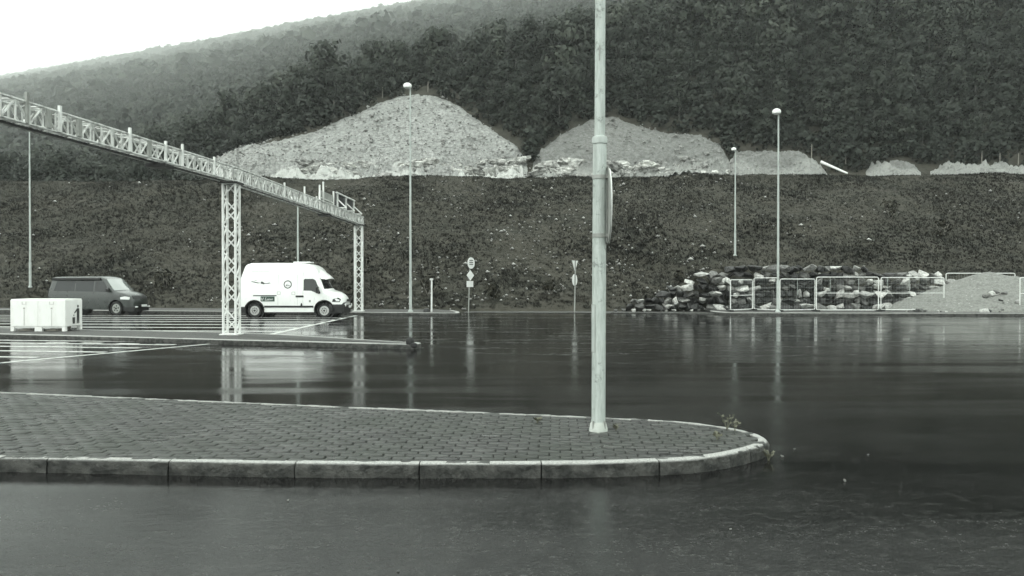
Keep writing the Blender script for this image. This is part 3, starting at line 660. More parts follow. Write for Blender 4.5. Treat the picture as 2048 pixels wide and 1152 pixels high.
# near pole with a round sign seen edge-on
px0, py0 = gx(1197, 8.42), 8.42
m = M['pole_paint'] = mat('weathered galvanised pole', (.42, .46, .44), .5); n = N(m); c = n.coord((1, 1, .12)); c2 = n.coord((1, 1, 1))
pc = n.mix(n.ramp(n.noise(c, 30, 5, .7), [(.40, 0.), (.68, .8)]), (.46, .50, .475), (.27, .30, .28)); pc = n.mix(n.ramp(n.noise(c2, 9, 6, .75), [(.56, 0.), (.66, .8)]), pc, (.15, .165, .15))
n.l(pc, n.b.inputs['Base Color']); n.l(n.ramp(n.noise(c2, 14, 4), [(.3, .35), (.7, .65)]), n.b.inputs['Roughness'])
np_ = empty('street_lamp_pole', (px0, py0, .13), 'big pale green-grey steel pole standing on the paved island, top out of frame', 'pole')
mb = MB(); mb.tube((0, 0, .05), (.012, 0, 3.02), .073, .071, 28); mb.tube((.012, 0, 3.02), (.03, 0, 9.6), .056, .045, 28, cap=True); mb.build('shaft', M['pole_paint'], np_, smooth=True)
mb = MB(); mb.lathe([(.071, 3.0), (.080, 3.005), (.081, 3.05), (.076, 3.075), (.058, 3.085)], (.012, 0, 0), 28); mb.build('collar', M['galv'], np_, smooth=True)
M['cast'] = paint('limewashed concrete', (.46, .48, .45), .8, (.3, .33, .29), .6)
mb = MB(); mb.lathe([(.097, -.02), (.097, .02), (.092, .035), (.086, .07), (.074, .095), (.06, .095)], seg=20)
mb.build('base_plate', M['cast'], np_, smooth=True)
for k in range(4):
    t = R(45+90*k); mb = MB(); mb.tube((.085*math.cos(t), .085*math.sin(t), .02), (.085*math.cos(t), .085*math.sin(t), .11), .010, seg=6); mb.build('bolt', M['grey_steel'], np_)
mb = MB(); hp = [(-.5, .0), (.5, .0)]
import itertools
def curved(mb, a0, a1, z0, z1, r, n=8, frame=False):
    for A0, A1, Z0, Z1 in ([(a0, a1, z0, z1)] if not frame else [(a0, a1, z0, z0+.006), (a0, a1, z1-.006, z1), (a0, a0+4, z0, z1), (a1-4, a1, z0, z1)]):
        vs = []
        for rr in (r, r-.01):
            for i in range(n+1):
                t = R(A0+(A1-A0)*i/n)
                for z in (Z0, Z1): vs.append((rr*math.cos(t)+.004, rr*math.sin(t), z))
        m_ = 2*(n+1); fs = []
        for i in range(n):
            a = 2*i; fs += [(a, a+2, a+3, a+1), (m_+a, m_+a+1, m_+a+3, m_+a+2), (a, m_+a, m_+a+2, a+2), (a+1, a+3, m_+a+3, m_+a+1)]
        fs += [(0, 1, m_+1, m_), (2*n, m_+2*n, m_+2*n+1, 2*n+1)]; mb.add(vs, fs)
mb = MB(); curved(mb, 178, 232, .83, 1.32, .0755); mb.build('inspection_hatch', M['galv'], np_)
mb = MB(); curved(mb, 176, 234, .825, 1.325, .0775, frame=True); mb.build('hatch_edge', M['grey_steel'], np_)
mb = MB()
mb = MB(); curved(mb, 262, 276, 3.86, 4.02, .0568, 3)
mb.build('scuff_mark', M['grey_steel'], np_)
sgn_ = empty('road_sign', (px0, py0, zat(412, 8.42)), 'round white traffic sign seen edge-on, clamped to the big near pole', 'sign')
mb = MB(); n_ = Vector((math.cos(R(8)), -math.sin(R(8))*-1, 0)).normalized()
rad = .39; ax = Vector((math.sin(R(2.3)), math.cos(R(2.3)), 0)); c = Vector((.098, 0, 0))
mb.prism([(rad*math.cos(R(a)), rad*math.sin(R(a))) for a in range(0, 360, 8)], c, ax, (0, 0, 1), .014); mb.build('sign_face', M['sign_white'], sgn_)
mb = MB()
mb.prism([((rad+.008)*math.cos(R(a)), (rad+.008)*math.sin(R(a))) for a in range(0, 360, 8)], c-Vector((.004, 0, 0)), ax, (0, 0, 1), .006); mb.build('rim', M['grey_steel'], sgn_)
for z in (.30, -.31):
    mb = MB(); mb.lathe([(.072, -.022), (.079, -.020), (.079, .020), (.072, .022)], (.010, 0, z), 24); mb.box((.088, 0, z), (.03, .12, .035)); mb.build('clamp', M['grey_steel'], sgn_, smooth=True)

# ---------------------------------------------------------------- small signs and marker post
def oval(mb, c, rx, rz_, yaw, th=.012, poly=None):
    ax = Vector((math.cos(yaw), math.sin(yaw), 0)); P_ = poly or [(rx*math.cos(R(a)), rz_*math.sin(R(a))) for a in range(0, 360, 15)]
    mb.prism(P_, c, ax, (0, 0, 1), th)
y1 = 42.6; s1 = empty('sign_post', (gx(937, y1), y1, .02), 'thin grey post carrying three white sign plates stacked in a column', 'sign')
mb = MB(); mb.tube((0, 0, -.05), (.07, 0, 2.86), .03, .03, 10); mb.build('post', M['grey_steel'], s1, smooth=True)
yw = R(58); k1 = 37.7
f = Vector((math.sin(yw), -math.cos(yw), 0))*.04
mb = MB(); oval(mb, Vector((.10, 0, 2.63))+f, .33, .30, yw); p1 = mb.build('sign_plate', M['sign_white'], s1)
mb = MB()
for z in (.14, .03, -.07): mb.prism([(-.17, z-.02), (.17, z-.02), (.17, z+.02), (-.17, z+.02)], Vector((.10, 0, 2.63))+f*1.45, (math.cos(yw), math.sin(yw), 0), (0, 0, 1), .008)
mb.build('print', M['ink'], p1)
mb = MB(); oval(mb, Vector((.06, 0, 1.98))+f, 0, 0, yw, poly=[(.34, 0), (0, .28), (-.34, 0), (0, -.28)][::-1]); mb.build('sign_plate', M['sign_white'], s1)
mb = MB(); mb.prism([(-.30, -.16), (.30, -.16), (.30, .16), (-.30, .16)], Vector((.04, 0, 1.52))+f, (math.cos(yw), math.sin(yw), 0), (0, 0, 1), .012); mb.build('sign_plate', M['sign_white'], s1)
y2 = 43.2; s2_ = empty('sign_post', (gx(1149, y2), y2, .04), 'thin post with a point-down triangle above an oval plate, both seen from behind', 'sign')
mb = MB(); mb.tube((0, 0, -.05), (.05, 0, 2.76), .035, .035, 10); mb.build('post', M['grey_steel'], s2_, smooth=True)
yw = R(60); f = Vector((-math.sin(yw), math.cos(yw), 0))*.05
mb = MB(); mb.prism([(-.37, .26), (0, -.34), (.37, .26)], Vector((.06, 0, 2.50))+f, (math.cos(yw), math.sin(yw), 0), (0, 0, 1), .012); mb.build('triangle_plate', M['sign_white'], s2_)
mb = MB(); oval(mb, Vector((.05, 0, 1.72))+f, .32, .32, yw); mb.build('round_plate', M['sign_white'], s2_)
y3 = 41.0; mp = empty('marker_post', (gx(863, y3), y3, .12), 'short pale post with a small cap near the end of the far kerb', 'post')
mb = MB(); mb.tube((0, 0, -.05), (.01, 0, 1.62), .045, .042, 10); mb.build('post', M['white_steel'], mp, smooth=True)
mb = MB(); mb.box((0, -.01, 1.66), (.17, .09, .09)); mb.build('cap', M['white_steel'], mp, bevel=.015)
mb = MB(); mb.lathe([(.18, 0), (.16, .12), (.1, .18), (.02, .2)], (-.25, 0, 0), 12); o = mb.build('rubber_foot', M['black'], mp, smooth=True)

# ---------------------------------------------------------------- white containers on feet
M['stain'] = mat('faint print', (.42, .40, .38), .5)
def container(x, y, z, wd, label):
    e = empty('waste_container', (x, y, z), label, 'container', 'white waste containers')
    mb = MB(); mb.box((0, 0, .56), (wd, 1.0, .84)); mb.build('box', M['bin_white'], e, bevel=.02)
    mb = MB(); mb.box((0, 0, .995), (wd-.03, .97, .03)); mb.build('lid', M['bin_white'], e, bevel=.01)
    for sx in (-1, 1):
        for sy in (-1, 1): mb = MB(); mb.box((sx*(wd/2-.06), sy*.44, .07), (.11, .11, .14)); mb.build('foot', M['bin_white'], e)
    for sy in (-1, 1): mb = MB(); mb.box((0, sy*.44, .115), (wd-.24, .05, .04)); mb.build('skid', M['bin_white'], e)
    mb = MB(); mb.box((0, 0, .07), (.22, .8, .09)); mb.box((0, -.38, .03), (wd*.55, .1, .03)); mb.build('pallet_block', M['timber'], e)
    mb = MB(); mb.box((0, -.505, .72), (.05, .012, .05)); mb.box((0, -.503, .42), (.012, .008, .5)); mb.box((0, -.503, .85), (.14, .006, .012)); mb.box((-.06, -.503, .89), (.012, .006, .08)); mb.box((.06, -.503, .89), (.012, .006, .08)); mb.build('latch', M['stain'], e)
    return e
zc = .12; yc = 25.2
c1 = container(gx(46, yc), yc+.55, zc, .88, 'left white waste container of the pair on the gantry island')
c2 = container(gx(103, yc), yc+.5, zc, .86, 'right white waste container with a litter pictogram on its side')
mb = MB(); X0 = .434
def sidep(poly): mb.prism(poly, (X0+.003, .22, .50), (0, 1, 0), (0, 0, 1), .004)
sidep([(.045*math.cos(R(a)), .27+.045*math.sin(R(a))) for a in range(0, 360, 30)])
sidep([(-.07, .2), (.07, .2), (.085, .1), (.07, -.02), (.075, -.28), (.02, -.28), (.01, -.05), (0, -.05), (-.02, -.28), (-.07, -.28), (-.06, 0)])
sidep([(-.06, .19), (-.05, .13), (-.2, .04), (-.22, .07)])
sidep([(-.17, -.08), (-.33, -.08), (-.31, -.28), (-.19, -.28)]); sidep([(-.22, -.01), (-.25, .01), (-.27, -.03), (-.24, -.05)])
mb.build('pictogram', M['ink'], c2)

# ---------------------------------------------------------------- truss gantry
M['beam_steel'] = paint('dull galvanised lattice', (.60, .61, .59), .55, (.10, .10, .09), .9)
gt = empty('truss_gantry', (gx(463, 23.6), 23.6, .12), 'white lattice truss gantry crossing the car park on slim columns', 'gantry')
O = Vector(gt.location)
path = [Vector((gx(717, 42), 42.35, 4.66)), Vector((gx(463, 23.7), 23.7, 4.62)), Vector((-9.28, 14.3, 4.62)), Vector((-10.35, 7.2, 4.62))]
def lattice(mb, a, b, wd, ht, bay, rc, rb, up=Vector((0, 0, 1)), rungs=True):
    d = (b-a); L_ = d.length; d.normalize(); s = d.cross(up).normalized() if abs(d.dot(up)) < .9 else Vector((1, 0, 0)); u = s.cross(d).normalized()
    n = max(1, round(L_/bay)); cor = [(-1, -1), (1, -1), (1, 1), (-1, 1)]
    P = lambda k, q: a+d*(L_*k/n)+s*(cor[q][0]*wd/2)+u*(cor[q][1]*ht/2)
    for q in range(4): mb.tube(P(0, q), P(n, q), rc, seg=6)
    for k in range(n):
        for q in range(4):
            q2 = (q+1) % 4
            if k % 2: mb.tube(P(k, q), P(k+1, q2), rb, seg=5)
            else: mb.tube(P(k, q2), P(k+1, q), rb, seg=5)
            if rungs: mb.tube(P(k, q), P(k, q2), rb, seg=5)
    for q in range(4): mb.tube(P(n, q), P(n, (q+1) % 4), rb, seg=5)
mb = MB(); BH, BW = .40, .42
for a, b in zip(path[:-1], path[1:]):
    lattice(mb, a-O+Vector((0, 0, BH/2)), b-O+Vector((0, 0, BH/2)), BW, BH, .36, .030, .020)
mb.build('beam', M['beam_steel'], gt)
mb = MB()   # cable tray along the bottom, coloured dark for the beam's shaded underside
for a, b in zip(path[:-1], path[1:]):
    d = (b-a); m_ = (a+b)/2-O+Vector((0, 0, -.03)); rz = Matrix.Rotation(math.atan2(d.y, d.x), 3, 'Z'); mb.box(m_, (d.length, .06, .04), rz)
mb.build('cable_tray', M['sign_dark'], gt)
for p in (path[0]+Vector((0, -.3, 0)), path[1], Vector((-9.95, 9.4, 4.62))):
    mb = MB(); q = p-O; b0 = (.12 if p.y > 12 else .0)-O.z
    lattice(mb, Vector((q.x, q.y, b0+.03)), Vector((q.x, q.y, q.z-.06)), .36, .36, .40, .040, .022, rungs=False)
    mb.box((q.x, q.y, b0+.015), (.55, .55, .03))
    cn = mb.build('column', M['white_steel'], gt)
    mb = MB(); mb.box((q.x, q.y, q.z-.04), (.56, .6, .05)); mb.build('cap_plate', M['black'], cn)
def bx_at(px):       # point of the beam that the photo shows in this column
    u = (px-1024)/FPX
    for a, b in zip(path[:-1], path[1:]):
        # x = u*y along the segment
        den = (b.x-a.x)-u*(b.y-a.y); t = (u*a.y-a.x)/den
        if -.001 <= t <= 1.001: return a+(b-a)*t
    return path[-1]
for px_, tall in ((30, .17), (97, .12), (240, .14), (313, .10), (347, .16), (412, .10), (556, .12), (597, .28), (622, .10)):
    p = bx_at(px_)-O; big = px_ in (30, 240, 347)
    mb = MB(); mb.box((p.x+BW/2+.03, p.y, p.z+BH/2+tall/2), (.05, .07, BH+tall))
    mb.build('bracket_post', M['grey_steel'] if px_ == 30 else M['white_steel'], gt)
for px_ in (75, 137, 280): 
    p = bx_at(px_)-O; mb = MB(); mb.box((p.x+BW/2+.02, p.y, p.z+BH/2), (.06, .14, BH-.04)); mb.build('bracket_plate', M['grey_steel'], gt)
for px_ in (320, 650):
    p = bx_at(px_)-O; mb = MB(); mb.box((p.x, p.y, p.z-.09), (.5, .5, .09)); mb.build('junction_box', M['black'], gt, bevel=.01)
# traffic boards on the far end, seen from behind
pa, pb = bx_at(634), bx_at(662)
mb = MB()
for f_, hh in ((0, .92), (.25, 1.12), (1, .92)):
    p = pa.lerp(pb, f_)-O; mb.box((p.x+.12, p.y, p.z+BH/2+hh/2-.1), (.06, .07, hh+.1))
mb.build('board_frame', M['white_steel'], gt)
pm = (pa+pb)/2-O; ang = math.atan2((pb-pa).y, (pb-pa).x)
mb = MB(); mb.box((pm.x+.06, pm.y, pm.z+BH+.26), ((pb-pa).length*.95, .03, .46), Matrix.Rotation(ang, 3, 'Z')); o = mb.build('sign_board', M['grey_steel'], gt)
mb = MB()
for z in (.04, .16): mb.box((pm.x+.10, pm.y, pm.z+BH+z), ((pb-pa).length*.95, .03, .03), Matrix.Rotation(ang, 3, 'Z'))
mb.build('rail', M['white_steel'], o)
pa, pb = bx_at(672), bx_at(708)
pm = (pa+pb)/2-O; ang = math.atan2((pb-pa).y, (pb-pa).x); ln = (pb-pa).length
mb = MB(); mb.box((pm.x-.02, pm.y, pm.z+BH+.36), (ln, .04, .66), Matrix.Rotation(ang, 3, 'Z')); o = mb.build('sign_board', M['sign_dark'], gt)
for f_ in (.05, .5, .95):
    p = pa.lerp(pb, f_)-O; mb = MB(); z0 = p.z+BH; xx = p.x+.03
    mb.box((xx, p.y, z0+.34), (.07, .09, .72)); mb.tube((xx, p.y, z0+.42), (xx+.42, p.y, z0+.03), .03); mb.tube((xx, p.y, z0+.03), (xx+.42, p.y, z0+.03), .03); mb.build('stay', M['white_steel'], gt)
mb = MB(); mb.box((pm.x+.03, pm.y, pm.z+BH+.72), (ln, .08, .06), Matrix.Rotation(ang, 3, 'Z')); mb.build('rail', M['white_steel'], o)

# ---------------------------------------------------------------- temporary fence panels
def panel(a, b, label, h=1.72, midf=.5, posts=(), z0=.14, rail=True):
    a = Vector((*a, z0)); b = Vector((*b, z0)); e = empty('fence_panel', a, label, 'fence panel', 'tubular fence panels along the right kerb'); d = b-a; L_ = d.length; d.normalize(); r = .024; cr_ = .09
    up = Vector((0, 0, 1)); pts = []
    for (cx, cz, a0) in ((cr_, .06+cr_, 180), (L_-cr_, .06+cr_, 270), (L_-cr_, h-cr_, 0), (cr_, h-cr_, 90)):
        for k in range(4): t = R(a0+30*k); pts.append(d*(cx+cr_*math.cos(t))+up*(cz+cr_*math.sin(t)))
    mb = MB()
    for i in range(len(pts)): mb.tube(pts[i], pts[(i+1) % len(pts)], r, seg=6, cap=False)
    mb.build('frame', M['white_steel'], e, smooth=True)
    if rail: mb = MB(); mb.tube(d*.02+up*h*midf, d*(L_-.02)+up*h*midf, .017, seg=6); mb.build('rail', M['white_steel'], e)
    if posts:
        mb = MB()
        for f_ in posts: mb.tube(d*(L_*f_)+up*(h*midf), d*(L_*f_)+up*(h-.03), .012, seg=5)
        mb.build('brace', M['galv'], e)
    mb = MB()
    x = .12
    while x < L_-.05: mb.tube(d*x+up*.08, d*x+up*(h-.02), .0022, seg=3, cap=False); x += .16
    z = .22
    while z < h-.05: mb.tube(d*.02+up*z, d*(L_-.02)+up*z, .0022, seg=3, cap=False); z += .2
    mb.build('wire_mesh', M['galv'], e)
    mb = MB()
    for q in (0, L_): mb.box(d*q+up*-.0+Vector((0, 0, .03)), (.22, .5, .08))
    mb.build('foot', M['black'], e)
    return e
def gp(px, d): return (gx(px, d), d)
panel(gp(1461, 41.4), gp(1505, 43.0), 'leftmost narrow fence panel, angled away, in front of the boulder wall', 1.62)
panel(gp(1508, 43.0), gp(1556, 41.5), 'fence panel just left of the lamp post at the kerb', 1.72, rail=False)
panel(gp(1560, 41.5), gp(1630, 42.3), 'fence panel just right of the lamp post at the kerb', 1.66, rail=False, posts=(.5,))
panel(gp(1633, 41.6), gp(1757, 41.6), 'bright wide fence panel with a middle rail, before the boulder wall', 1.76, .53, (.22, .68))
panel(gp(1762, 41.9), gp(1888, 42.6), 'fence panel running into the left flank of the gravel heap', 1.74, .53, (.1, .45))
panel(gp(1892, 45.8), gp(2030, 46.0), 'fence panel mostly buried behind the gravel heap', 2.0, .53)
panel(gp(2040, 40.9), gp(2170, 40.6), 'fence panel at the right edge of the picture, before the gravel heap', 1.74, .53)

# ---------------------------------------------------------------- boulders
def hull(rnd, sx, sy, sz, n=16, mt=None, name='boulder', bev=.03):
    bm = bmesh.new()
    for _ in range(n):
        v = Vector([rnd.uniform(-1, 1) for _ in range(3)]); k = max(abs(v.x), abs(v.y), abs(v.z)); v = v/k*rnd.uniform(.68, 1)
        bm.verts.new((v.x*sx/2, v.y*sy/2, v.z*sz/2))
    bmesh.ops.convex_hull(bm, input=bm.verts)
    bmesh.ops.delete(bm, geom=[v for v in bm.verts if not v.link_faces], context='VERTS')
    bmesh.ops.bevel(bm, geom=bm.edges[:], offset=bev*min(sx, sz), segments=1, affect='EDGES')
    me = bpy.data.meshes.new(name); bm.to_mesh(me); bm.free(); me.materials.append(mt); return me
rb = random.Random(21)
protos = {k: [hull(rb, rb.uniform(.8, 1.15), .9, rb.uniform(.7, 1.0), mt=M['rock_'+k]) for _ in range(7)] for k in ('pale', 'mid', 'dark')}
lab = {'pale': 'pale angular boulder stacked among dark ones in the dry boulder wall', 'mid': 'mid-grey angular boulder stacked in the dry boulder wall', 'dark': 'nearly black wet boulder stacked in the dry boulder wall'}
prof_t = prof([(6.0, .35), (7.2, .75), (9, 1.35), (10.4, 2.0), (12.2, 2.42), (14, 2.48), (19.5, 2.42), (21.5, 2.25), (24.4, 2.0), (25, 1.6)])
zrow = .0; row = 0; nb = 0
while zrow < 2.7:
    x = 6.0+rb.uniform(0, .4); hrow = rb.uniform(.29, .43)
    while x < 24.8:
        wd_ = rb.choice((rb.uniform(.28, .48), rb.uniform(.42, .82))); cx = x+wd_/2; top = prof_t(cx)
        if zrow+hrow*.6 < top:
            k = rb.choices(('pale', 'mid', 'dark'), (.30, .22, .48) if zrow < 1.8 else (.42, .18, .40))[0]
            o = bpy.data.objects.new('boulder', rb.choice(protos[k])); COL.objects.link(o); hh = hrow*rb.uniform(.85, 1.35)
            o.location = (cx, 44.55+zrow*.42+rb.uniform(-.16, .16)-(.25 if row == 0 else 0), .05+zrow+hrow/2+rb.uniform(-.05, .05))
            o.scale = (wd_*1.08, rb.uniform(.8, 1.1), hh); o.rotation_euler = (rb.uniform(-.3, .3), rb.uniform(-.35, .35), rb.uniform(-.7, .7)+rb.choice((0, 3.14)))
            tag(o, lab[k], 'boulder', 'boulders of the dry stone wall'); nb += 1
        x += wd_*.92
    zrow += hrow*.92; row += 1
for k in range(14):    # loose stones at the toe of the wall
    px_ = 1235+k*17+rb.uniform(-6, 6); y = 43.6+rb.uniform(-.3, .5); s = rb.uniform(.12, .32)
    o = bpy.data.objects.new('stone', rb.choice(protos[rb.choice(('pale', 'mid'))])); COL.objects.link(o); o.location = (gx(px_, y), y, .02+s*.3); o.scale = (s, s, s*.7); o.rotation_euler = (0, 0, rb.uniform(0, 6))
    tag(o, 'small loose stone lying on the verge before the boulder wall', 'stone', 'loose stones at the foot of the boulder wall')

# gravel heap on the right, with stones round its foot
hx0, hy0 = gx(1978, 44.2), 44.2
gxx = np.linspace(-7.2, 9, 120); gyy = np.linspace(-4.6, 4.6, 70); A, B = np.meshgrid(gxx, gyy)
rr = np.sqrt((A/np.where(A < 0, 6.0, 8.5))**2+(B/3.9)**2); ht = 2.2*np.clip(1-rr, 0, 1)**.92
ht = np.minimum(ht, 1.78-.03*np.abs(A)+.38*np.clip(1-np.abs(A)/1.9, 0, 1))+.10*fbm(A*1.3+hx0, B*1.3, 4)*(rr < 1)+.05*fbm(A*5, B*5, 3)*(rr < 1)-.25*(rr > 1)
V = np.stack([(A+hx0).ravel(), (B+hy0).ravel(), (ht+.06).ravel()], 1); ii = np.arange(A.size).reshape(A.shape)
F = np.stack([ii[:-1, :-1].ravel(), ii[:-1, 1:].ravel(), ii[1:, 1:].ravel(), ii[1:, :-1].ravel()], 1)
m = M['heap'] = mat('heap gravel', (.2, .2, .2), .7); n = N(m); c = n.coord((1, 1, 1), 'World')
base = n.mix(n.ramp(n.noise(c, 7, 6, .8), [(.35, 0.), (.65, 1.)]), (.12, .122, .112), (.27, .275, .255)); n.l(n.mix(n.ramp(n.vor(c, 3.2), [(.05, 1.), (.16, 0.)]), base, (.42, .42, .40)), n.b.inputs['Base Color'])
n.l(n.bump(n.noise(c, 8, 5, .75), 1, .12), n.b.inputs['Normal'])
tag(npmesh('gravel_heap', V, F, M['heap'], smooth=True), 'low wide heap of light crushed gravel at the right edge behind the kerb', 'gravel heap')
for k in range(34):
    px_ = rb.uniform(1800, 2090); y = 40.5+rb.random()**2*1.6; s = rb.uniform(.12, .38); x = gx(px_, y)
    zz = .1 if y < 41 else .1+max(0, 2.2*(1-math.hypot((x-hx0)/(6 if x < hx0 else 8.5), (y-hy0)/3.9)))
    k_ = rb.choice(('pale', 'pale', 'mid', 'dark')); o = bpy.data.objects.new('stone', rb.choice(protos[k_])); COL.objects.link(o); o.location = (x, y, zz+s*.25); o.scale = (s*1.3, s, s*.8); o.rotation_euler = (0, rb.uniform(-.4, .4), rb.uniform(0, 6))
    tag(o, {'pale': 'white stone', 'mid': 'grey stone', 'dark': 'dark stone'}[k_]+' lying at the foot of the gravel heap', 'stone', 'stones round the gravel heap')

# bedrock knobs at the foot of the scree
def crag(rnd):
    bm = bmesh.new()
    for _ in range(5):
        c = Vector((rnd.uniform(-1, 1), rnd.uniform(-.3, .3), rnd.uniform(-.25, .35))); s = rnd.uniform(.35, .8); pts = []
        for _ in range(12):
            v = Vector([rnd.uniform(-1, 1) for _ in range(3)]); v = v/max(abs(v.x), abs(v.y), abs(v.z)); pts.append(bm.verts.new(c+Vector((v.x*s*1.2, v.y*s*.8, v.z*s*.6))))
        r = bmesh.ops.convex_hull(bm, input=pts); bmesh.ops.delete(bm, geom=[v for v in pts if v.is_valid and not v.link_faces], context='VERTS')
    bmesh.ops.triangulate(bm, faces=bm.faces); bmesh.ops.subdivide_edges(bm, edges=bm.edges, cuts=2, use_grid_fill=True)
    for v in bm.verts: v.co += Vector([rnd.uniform(-1, 1) for _ in range(3)])*.075
    me = bpy.data.meshes.new('rock_outcrop'); bm.to_mesh(me); bm.free(); me.materials.append(M['outcrop']); return me
cr = [crag(rb) for _ in range(9)]
for k in range(110):
    z_ = rb.random()
    px_ = rb.uniform(600, 1060) if z_ < .5 else rb.uniform(1075, 1455)
    y = rb.uniform(88.5, 92.5); x = gx(px_, y); s = rb.uniform(.35, 1.2)
    o = bpy.data.objects.new('rock_outcrop', rb.choice(cr)); COL.objects.link(o); o.location = (x, y, float(hill(x, y))+.6+rb.uniform(-.2, .5)); o.scale = (s*1.3, s, s*.9); o.rotation_euler = (rb.uniform(-.3, .3), rb.uniform(-.35, .35), rb.uniform(-.6, .6))
    tag(o, 'jagged pale bedrock knob at the foot of the '+('big left' if px_ < 1070 else 'smaller right')+' scree cone', 'rock', 'bedrock knobs below the '+('left' if px_ < 1070 else 'right')+' scree')
# fallen pale pole right of the small scree
mb = MB(); a = Vector((gx(1641, 90), 90, zat(324, 90))); b = Vector((gx(1694, 88), 88, zat(347, 88))); mb.tube((0, 0, 0), b-a, .16, .10, 8)
o = mb.build('fallen_log', M['sign_white'], smooth=True); o.location = a; tag(o, 'long pale bare log lying aslant on the crest right of the third scree', 'log')
# old fence posts along the rims
mbp = MB(); mbp.tube((0, 0, -.4), (.04, 0, 1.5), .07, .055, 6); pm_ = mbp.build('post', M['timber'])
base_me = pm_.data; bpy.data.objects.remove(pm_)
for nm, lst, lb in (('wire_fence', [(552, 250), (668, 222), (703, 214), (729, 205), (765, 190), (781, 188), (856, 178), (882, 184)], 'row of thin weathered fence posts above the rim of the big scree cone'),
                    ('wire_fence', [(1622, 312), (1690, 325), (1718, 325), (1772, 312), (1928, 322), (1962, 324), (1998, 326), (2035, 326)], 'row of thin weathered fence posts at the wood edge on the right')):
    e = None
    for px_, py_ in lst:
        y = ray_y(px_, py_+12)+.6; x = gx(px_, y); z = float(hill(x, y))
        if e is None: e = empty(nm, (x, y, z), lb, 'fence')
        o = bpy.data.objects.new('post', base_me); COL.objects.link(o); o.parent = e; o.location = Vector((x, y, z))-e.location; o.scale = (1, 1, random.uniform(.9, 1.2))

# ---------------------------------------------------------------- vegetation on the bank
def tufts(n, xr, yr, name, size=(.18, .5), seed=3, dens=None, label=None, cat=None):
    r = np.random.default_rng(seed); x = r.uniform(*xr, n); y = r.uniform(*yr, n)
    keep = np.abs(x/y) < .72
    if dens is not None: keep &= r.random(n) < dens(x, y)
    x, y = x[keep], y[keep]; n = len(x); z = hill(x, y); ok = z > .12; x, y, z = x[ok], y[ok], z[ok]; n = len(x)
    patch = .5+.5*fbm(x*.22, y*.22+40, 4)*1.6; nb_ = 5; V = []; F = []; T = []; e_ = .3; gn = np.stack([-(hill(x+e_, y)-hill(x-e_, y))/(2*e_), -(hill(x, y+e_)-hill(x, y-e_))/(2*e_), np.ones(n)], 1); gn /= np.linalg.norm(gn, axis=1)[:, None]
    s = r.uniform(*size, n)*(.6+.8*patch)
    tt = np.clip(.42+.75*fbm(x*.16, y*.3+11, 5, .65)+r.normal(0, .08, n), 0, 1)
    for k in range(nb_):
        a = r.uniform(0, 6.28, n); lean = r.uniform(.5, 1.9, n)*s; wd = s*r.uniform(.14, .3, n)
        ca, sa = np.cos(a), np.sin(a); ox = r.normal(0, .25, n)*s; oy = r.normal(0, .25, n)*s
        p1 = np.stack([x+ox-sa*wd, y+oy+ca*wd, z-.03], 1); p2 = np.stack([x+ox+sa*wd, y+oy-ca*wd, z-.03], 1)
        p3 = np.stack([x+ox+ca*lean, y+oy+sa*lean, z+s*r.uniform(.6, 1.1, n)], 1)
        b = len(V)*3*n; V.append(np.stack([p1, p2, p3], 1).reshape(-1, 3)); F.append((np.arange(n)*3)[:, None]+np.array([[0, 1, 2]])+k*3*n); T.append(np.clip(tt+r.normal(0, .08, n), 0, 1))
    o = npmesh(name, np.concatenate(V), np.concatenate(F), M['grass'], np.concatenate(T), nrm=np.tile(gn, (nb_, 1))); tag(o, label, cat, kind='stuff'); return o
tufts(110000, (-50, 56), (44.3, 75.5), 'grass', (.05, .17), label='rough olive-brown grass and weeds covering the bank', cat='grass')
tufts(9000, (-72, 76), (73, 90), 'grass', (.08, .22), seed=5, label='grass along the crest of the bank', cat='grass')
# pale stones strewn over the bank: too many to count
def strewn(n, name, label, fn, smin, smax, mt, seed):
    r = random.Random(seed); V = []; F = []
    while n > 0:
        p = fn(r)
        if p is None: continue
        x, y, z = p; s = r.uniform(smin, smax)*(1 if r.random() < .85 else 1.8); b = len(V)
        ang = r.uniform(0, 6.28)
        for (a, c_, e_) in ((1, 0, 0), (-.9, .2, 0), (.1, .9, .1), (-.1, -.9, 0), (.2, .1, .8), (0, 0, -.6)):
            a *= r.uniform(.7, 1.3); c_ *= r.uniform(.7, 1.2); V.append((x+s*(a*math.cos(ang)-c_*math.sin(ang)), y+s*(a*math.sin(ang)+c_*math.cos(ang)), z+s*(e_*r.uniform(.7, 1)+.15)))
        F += [(b+q, b+w_, b+4) for q, w_ in ((0, 2), (2, 1), (1, 3), (3, 0))]+[(b+w_, b+q, b+5) for q, w_ in ((0, 2), (2, 1), (1, 3), (3, 0))]; n -= 1
    return tag(npmesh(name, np.array(V), np.array(F), mt), label, 'stones', kind='stuff')
M['stone_pale'] = rock('pale loose stones', (.16, .16, .15), (.62, .62, .59), .6, .7)
def fn(r):
    px = r.gauss(1050, 330) if r.random() < .6 else r.uniform(-60, 2120); y = r.uniform(44.6, 74) if r.random() < .5 else r.gauss(52, 6); x = gx(px, y)
    if y < 44.6 or y > 75 or fbm(np.array(x*.25), np.array(y*.25)+3, 3) < -.12: return None
    z = float(hill(x, y)); return (x, y, z+.07) if z > .05 else None
strewn(1000, 'strewn_stones', 'small pale stones strewn over the grass bank', fn, .03, .11, M['stone_pale'], 4)
def fn2(r):
    px = r.uniform(430, 1640); y = r.uniform(87, 108); x = gx(px, y)
    return (x, y, float(hill(x, y))+.55) if on_scree(x, y, -1) else None
strewn(2600, 'scree_rubble', 'loose rubble blocks lying on the scree slopes', fn2, .06, .20, M['stone_pale'], 8)

